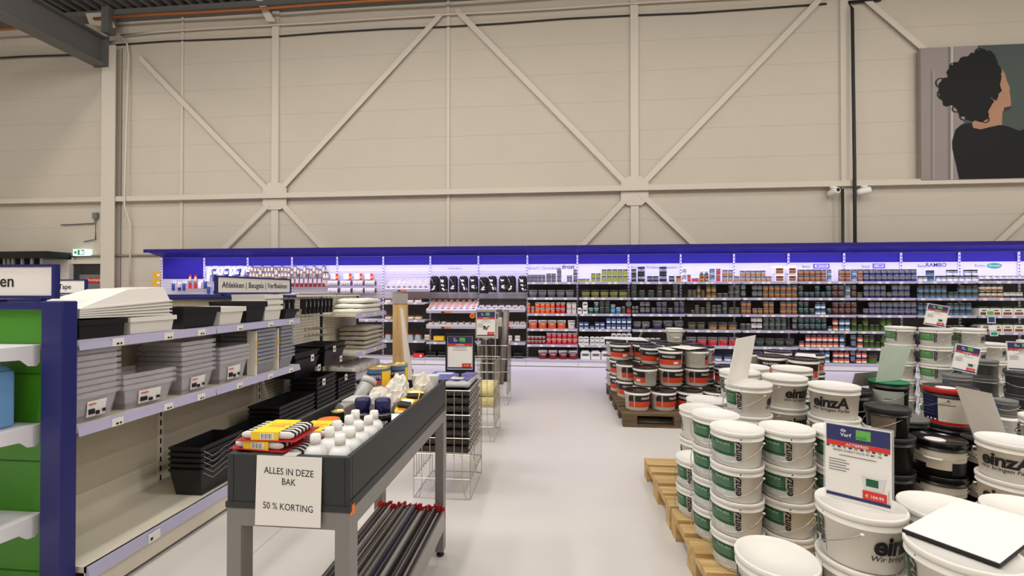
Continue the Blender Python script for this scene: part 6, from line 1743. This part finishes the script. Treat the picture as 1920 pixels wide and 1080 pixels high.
# ------------------------------------------------------------------ wire baskets
def basket(x0, x1, y0, y1, ztop, zfl, label, nx=7, ny=8):
    t = thing('wire_basket', label, 'basket')
    r = 0.0026
    for nm, (a, b) in (('front_grid', ((x0, y0), (x1, y0))), ('back_grid', ((x0, y1), (x1, y1))), ('side_grid', ((x0, y0), (x0, y1))), ('side_grid', ((x1, y0), (x1, y1)))):
        m = MB()
        n_ = nx if a[1] == b[1] else ny
        for i in range(n_ + 1):
            x, y = a[0] + (b[0] - a[0]) * i / n_, a[1] + (b[1] - a[1]) * i / n_
            zl_ = 0.12
            m.tube([(x, y, zl_), (x, y, ztop)], r, M_WIRE, 4)
        for z in (ztop, ztop - 0.17, ztop - 0.33, zfl, 0.14):
            m.tube([(a[0], a[1], z), (b[0], b[1], z)], r * 1.4, M_WIRE, 4)
        link(nm, m, t)
    m = MB()
    for i in range(ny * 2 + 1):
        y = y0 + (y1 - y0) * i / (ny * 2)
        m.tube([(x0, y, zfl), (x1, y, zfl)], r * 0.8, M_WIRE, 4)
    link('floor_grid', m, t)
    for x, sx in ((x0, 1), (x1, -1)):
        for y, sy in ((y0, 1), (y1, -1)):
            link('leg', MB().tube([(x, y, 0.16), (x, y, 0.004), (x + sx * 0.035, y + sy * 0.02, 0.004), (x + sx * 0.06, y, 0.12)], r * 1.3, M_WIRE, 5), t)
    m = MB().tube([(x0, y0, 0.004), (x1, y0, 0.004), (x1, y1, 0.004), (x0, y1, 0.004)], r, M_WIRE, 4, True)
    link('foot_frame', m, t)
    return t


basket(-0.985, -0.585, 3.1, 3.58, 0.753, 0.31, 'nearest wire basket, filled with dark packed doormats')
basket(-0.985, -0.585, 4.32, 4.78, 0.752, 0.31, 'middle wire basket with yellow and black rolls', 6, 7)
basket(-0.985, -0.6, 5.68, 6.1, 0.76, 0.25, 'rear wire basket holding long glitter rolls', 6, 6)
M_MAT = mat('doormat_dark', (52, 46, 44), 0.55, noise=0.5, nscale=40, bump=0.6, bscale=70)
PKW = mat('wrap_dark', (60, 54, 52), 0.12, noise=0.5, nscale=22)
dm = folded(0.44, 0.37, 0.043, M_MAT, 71)
dmb = dm.mesh('mat')
wrap = MB().bx(-0.19, 0.19, -0.225, 0.225, 0.012, 0.03, M_FILM).mesh('film')
for q in range(8):
    t = thing('packed_doormat', 'dark plastic wrapped doormat in nearest basket, %s from bottom' % ORD[q + 1], 'doormat', (-0.785, 3.34, 0.316 + q * 0.0565), (0, 0, rr.uniform(-0.012, 0.012)), 'packed doormats in the nearest basket')
    link('mat', dmb, t)
    link('film', MB().bx(0.186, 0.1885, -0.22, 0.22, 0.004, 0.045, M_FILM).bx(-0.18, 0.18, -0.2245, -0.222, 0.006, 0.044, PKW), t)
t = thing('packed_doormat', 'top wrapped pack with purple and blue picture label', 'doormat', (-0.785, 3.34, 0.316 + 8 * 0.0565 + 0.002))
link('pack', folded(0.42, 0.36, 0.03, PKW, 88), t)
link('label', MB().bx(-0.16, 0.17, -0.16, 0.17, 0.04, 0.042, mat('label_violet', (96, 84, 158), 0.3, noise=0.35, nscale=12)).bx(-0.12, -0.0, 0.05, 0.12, 0.042, 0.043, mat('label_mint', (186, 214, 206), 0.4)).bx(0.03, 0.12, -0.12, -0.02, 0.042, 0.043, M_PAPER), t)
link('film', folded(0.44, 0.37, 0.034, M_FILM, 90), t)
price_sign('price_sign', 'price sign in black frame standing on the nearest basket', (-0.7, 3.3, 0.862), radians(3), 0.188, 0.25, 'TUFTED MAT KLEUREN', '3,99', None, 0.0, M_BLACK)
pst = [o for o in COL.objects if o.get('label') == 'price sign in black frame standing on the nearest basket'][0]
link('stem', MB().lathe([(0.05, -0.014), (0.01, -0.028), (0.006, -0.034), (0.012, -0.043)], M_BLACK, 12), pst)
# rolls in the middle basket
M_YR = mat('roll_cream_yellow', (212, 198, 140), 0.6)
ro = MB().lathe([(0.02, -0.092), (0.049, -0.09), (0.049, 0.09), (0.02, 0.092)], M_YR, 16, Matrix.Rotation(pi / 2, 4, 'Y')).lathe([(0.022, -0.0935), (0.022, 0.0935)], M_BLACK, 12, Matrix.Rotation(pi / 2, 4, 'Y')).mesh('roll')
i = 0
for z in (0.3665, 0.468):
    for y in (4.385, 4.49, 4.6, 4.71):
        for x in (-0.882, -0.688):
            i += 1
            single('yellow_roll', ro, 'cream yellow roll with black core, %s row, %s from front, %s' % ({0.3665: 'bottom', 0.468: 'top'}[z], ORD[[4.385, 4.49, 4.6, 4.71].index(y) + 1], 'aisle side' if x > -0.7 else 'inner side'), 'roll', (x, y, z), (0, 0, rr.uniform(-0.02, 0.02)), 'yellow rolls in the middle basket')
M_GLIT = mat('glitter_roll', (120, 114, 108), 0.35, metal=0.3, noise=0.9, nscale=180)
M_GLIT2 = mat('glitter_dark', (70, 64, 60), 0.35, metal=0.3, noise=0.9, nscale=160)
for i, (x, y, h, tx, ty, m) in enumerate(((-0.70, 5.8, 0.94, 0.02, 0.08, M_GLIT), (-0.80, 5.8, 0.92, 0.0, 0.02, M_GLIT2), (-0.90, 5.8, 0.74, 0.0, 0.0, M_GLIT2), (-0.76, 5.95, 0.95, 0.02, 0.03, M_GLIT2), (-0.855, 5.98, 0.9, 0.0, 0.0, M_GLIT), (-0.94, 5.93, 0.86, 0.0, 0.0, M_GLIT2), (-0.67, 5.96, 0.94, 0.0, 0.03, M_GLIT2))):
    t = thing('glitter_roll', 'tall %s glitter roll in the rear basket, %s' % ('silver' if m is M_GLIT else 'dark', ORD[i + 1]), 'roll', (x, y, 0.256), (tx, ty, 0), 'glitter rolls in the rear basket')
    link('roll', MB().lathe([(0.038, 0), (0.038, h), (0.02, h), (0.018, h - 0.03)], m, 16), t)
    if i in (1, 3, 6): link('label', MB().lathe([(0.0388, h - 0.22), (0.0388, h - 0.1)], M_RED if i != 3 else M_PAPER, 16, caps=(False, False)), t)
price_sign('price_sign', 'silver framed price sign on a stem over the rear basket', (-0.86, 5.6, 0.875), radians(4), 0.232, 0.318, 'GLITTER VINYL', '9,99', 'tool', 0.0, M_WIRE)
pst = [o for o in COL.objects if o.get('label') == 'silver framed price sign on a stem over the rear basket'][0]
link('stem', MB().lathe([(0.05, -0.012), (0.006, -0.04), (0.006, -0.62)], M_WIRE, 10), pst)
single('sign_stand', MB().tube([(0.05, 0, 0.0), (0.05, 0, 1.2)], 0.006, M_WIRE, 6).bx(0.015, 0.085, -0.005, 0, 0.85, 1.18, M_CARD).bx(0.02, 0.08, -0.007, -0.005, 1.1, 1.17, M_DNAVY).bx(0.02, 0.08, -0.006, 0.006, 0, 0.006, M_WIRE), 'narrow sign strip on a wire stem among the glitter rolls', 'sign', (-0.8, 5.655, 0.0))
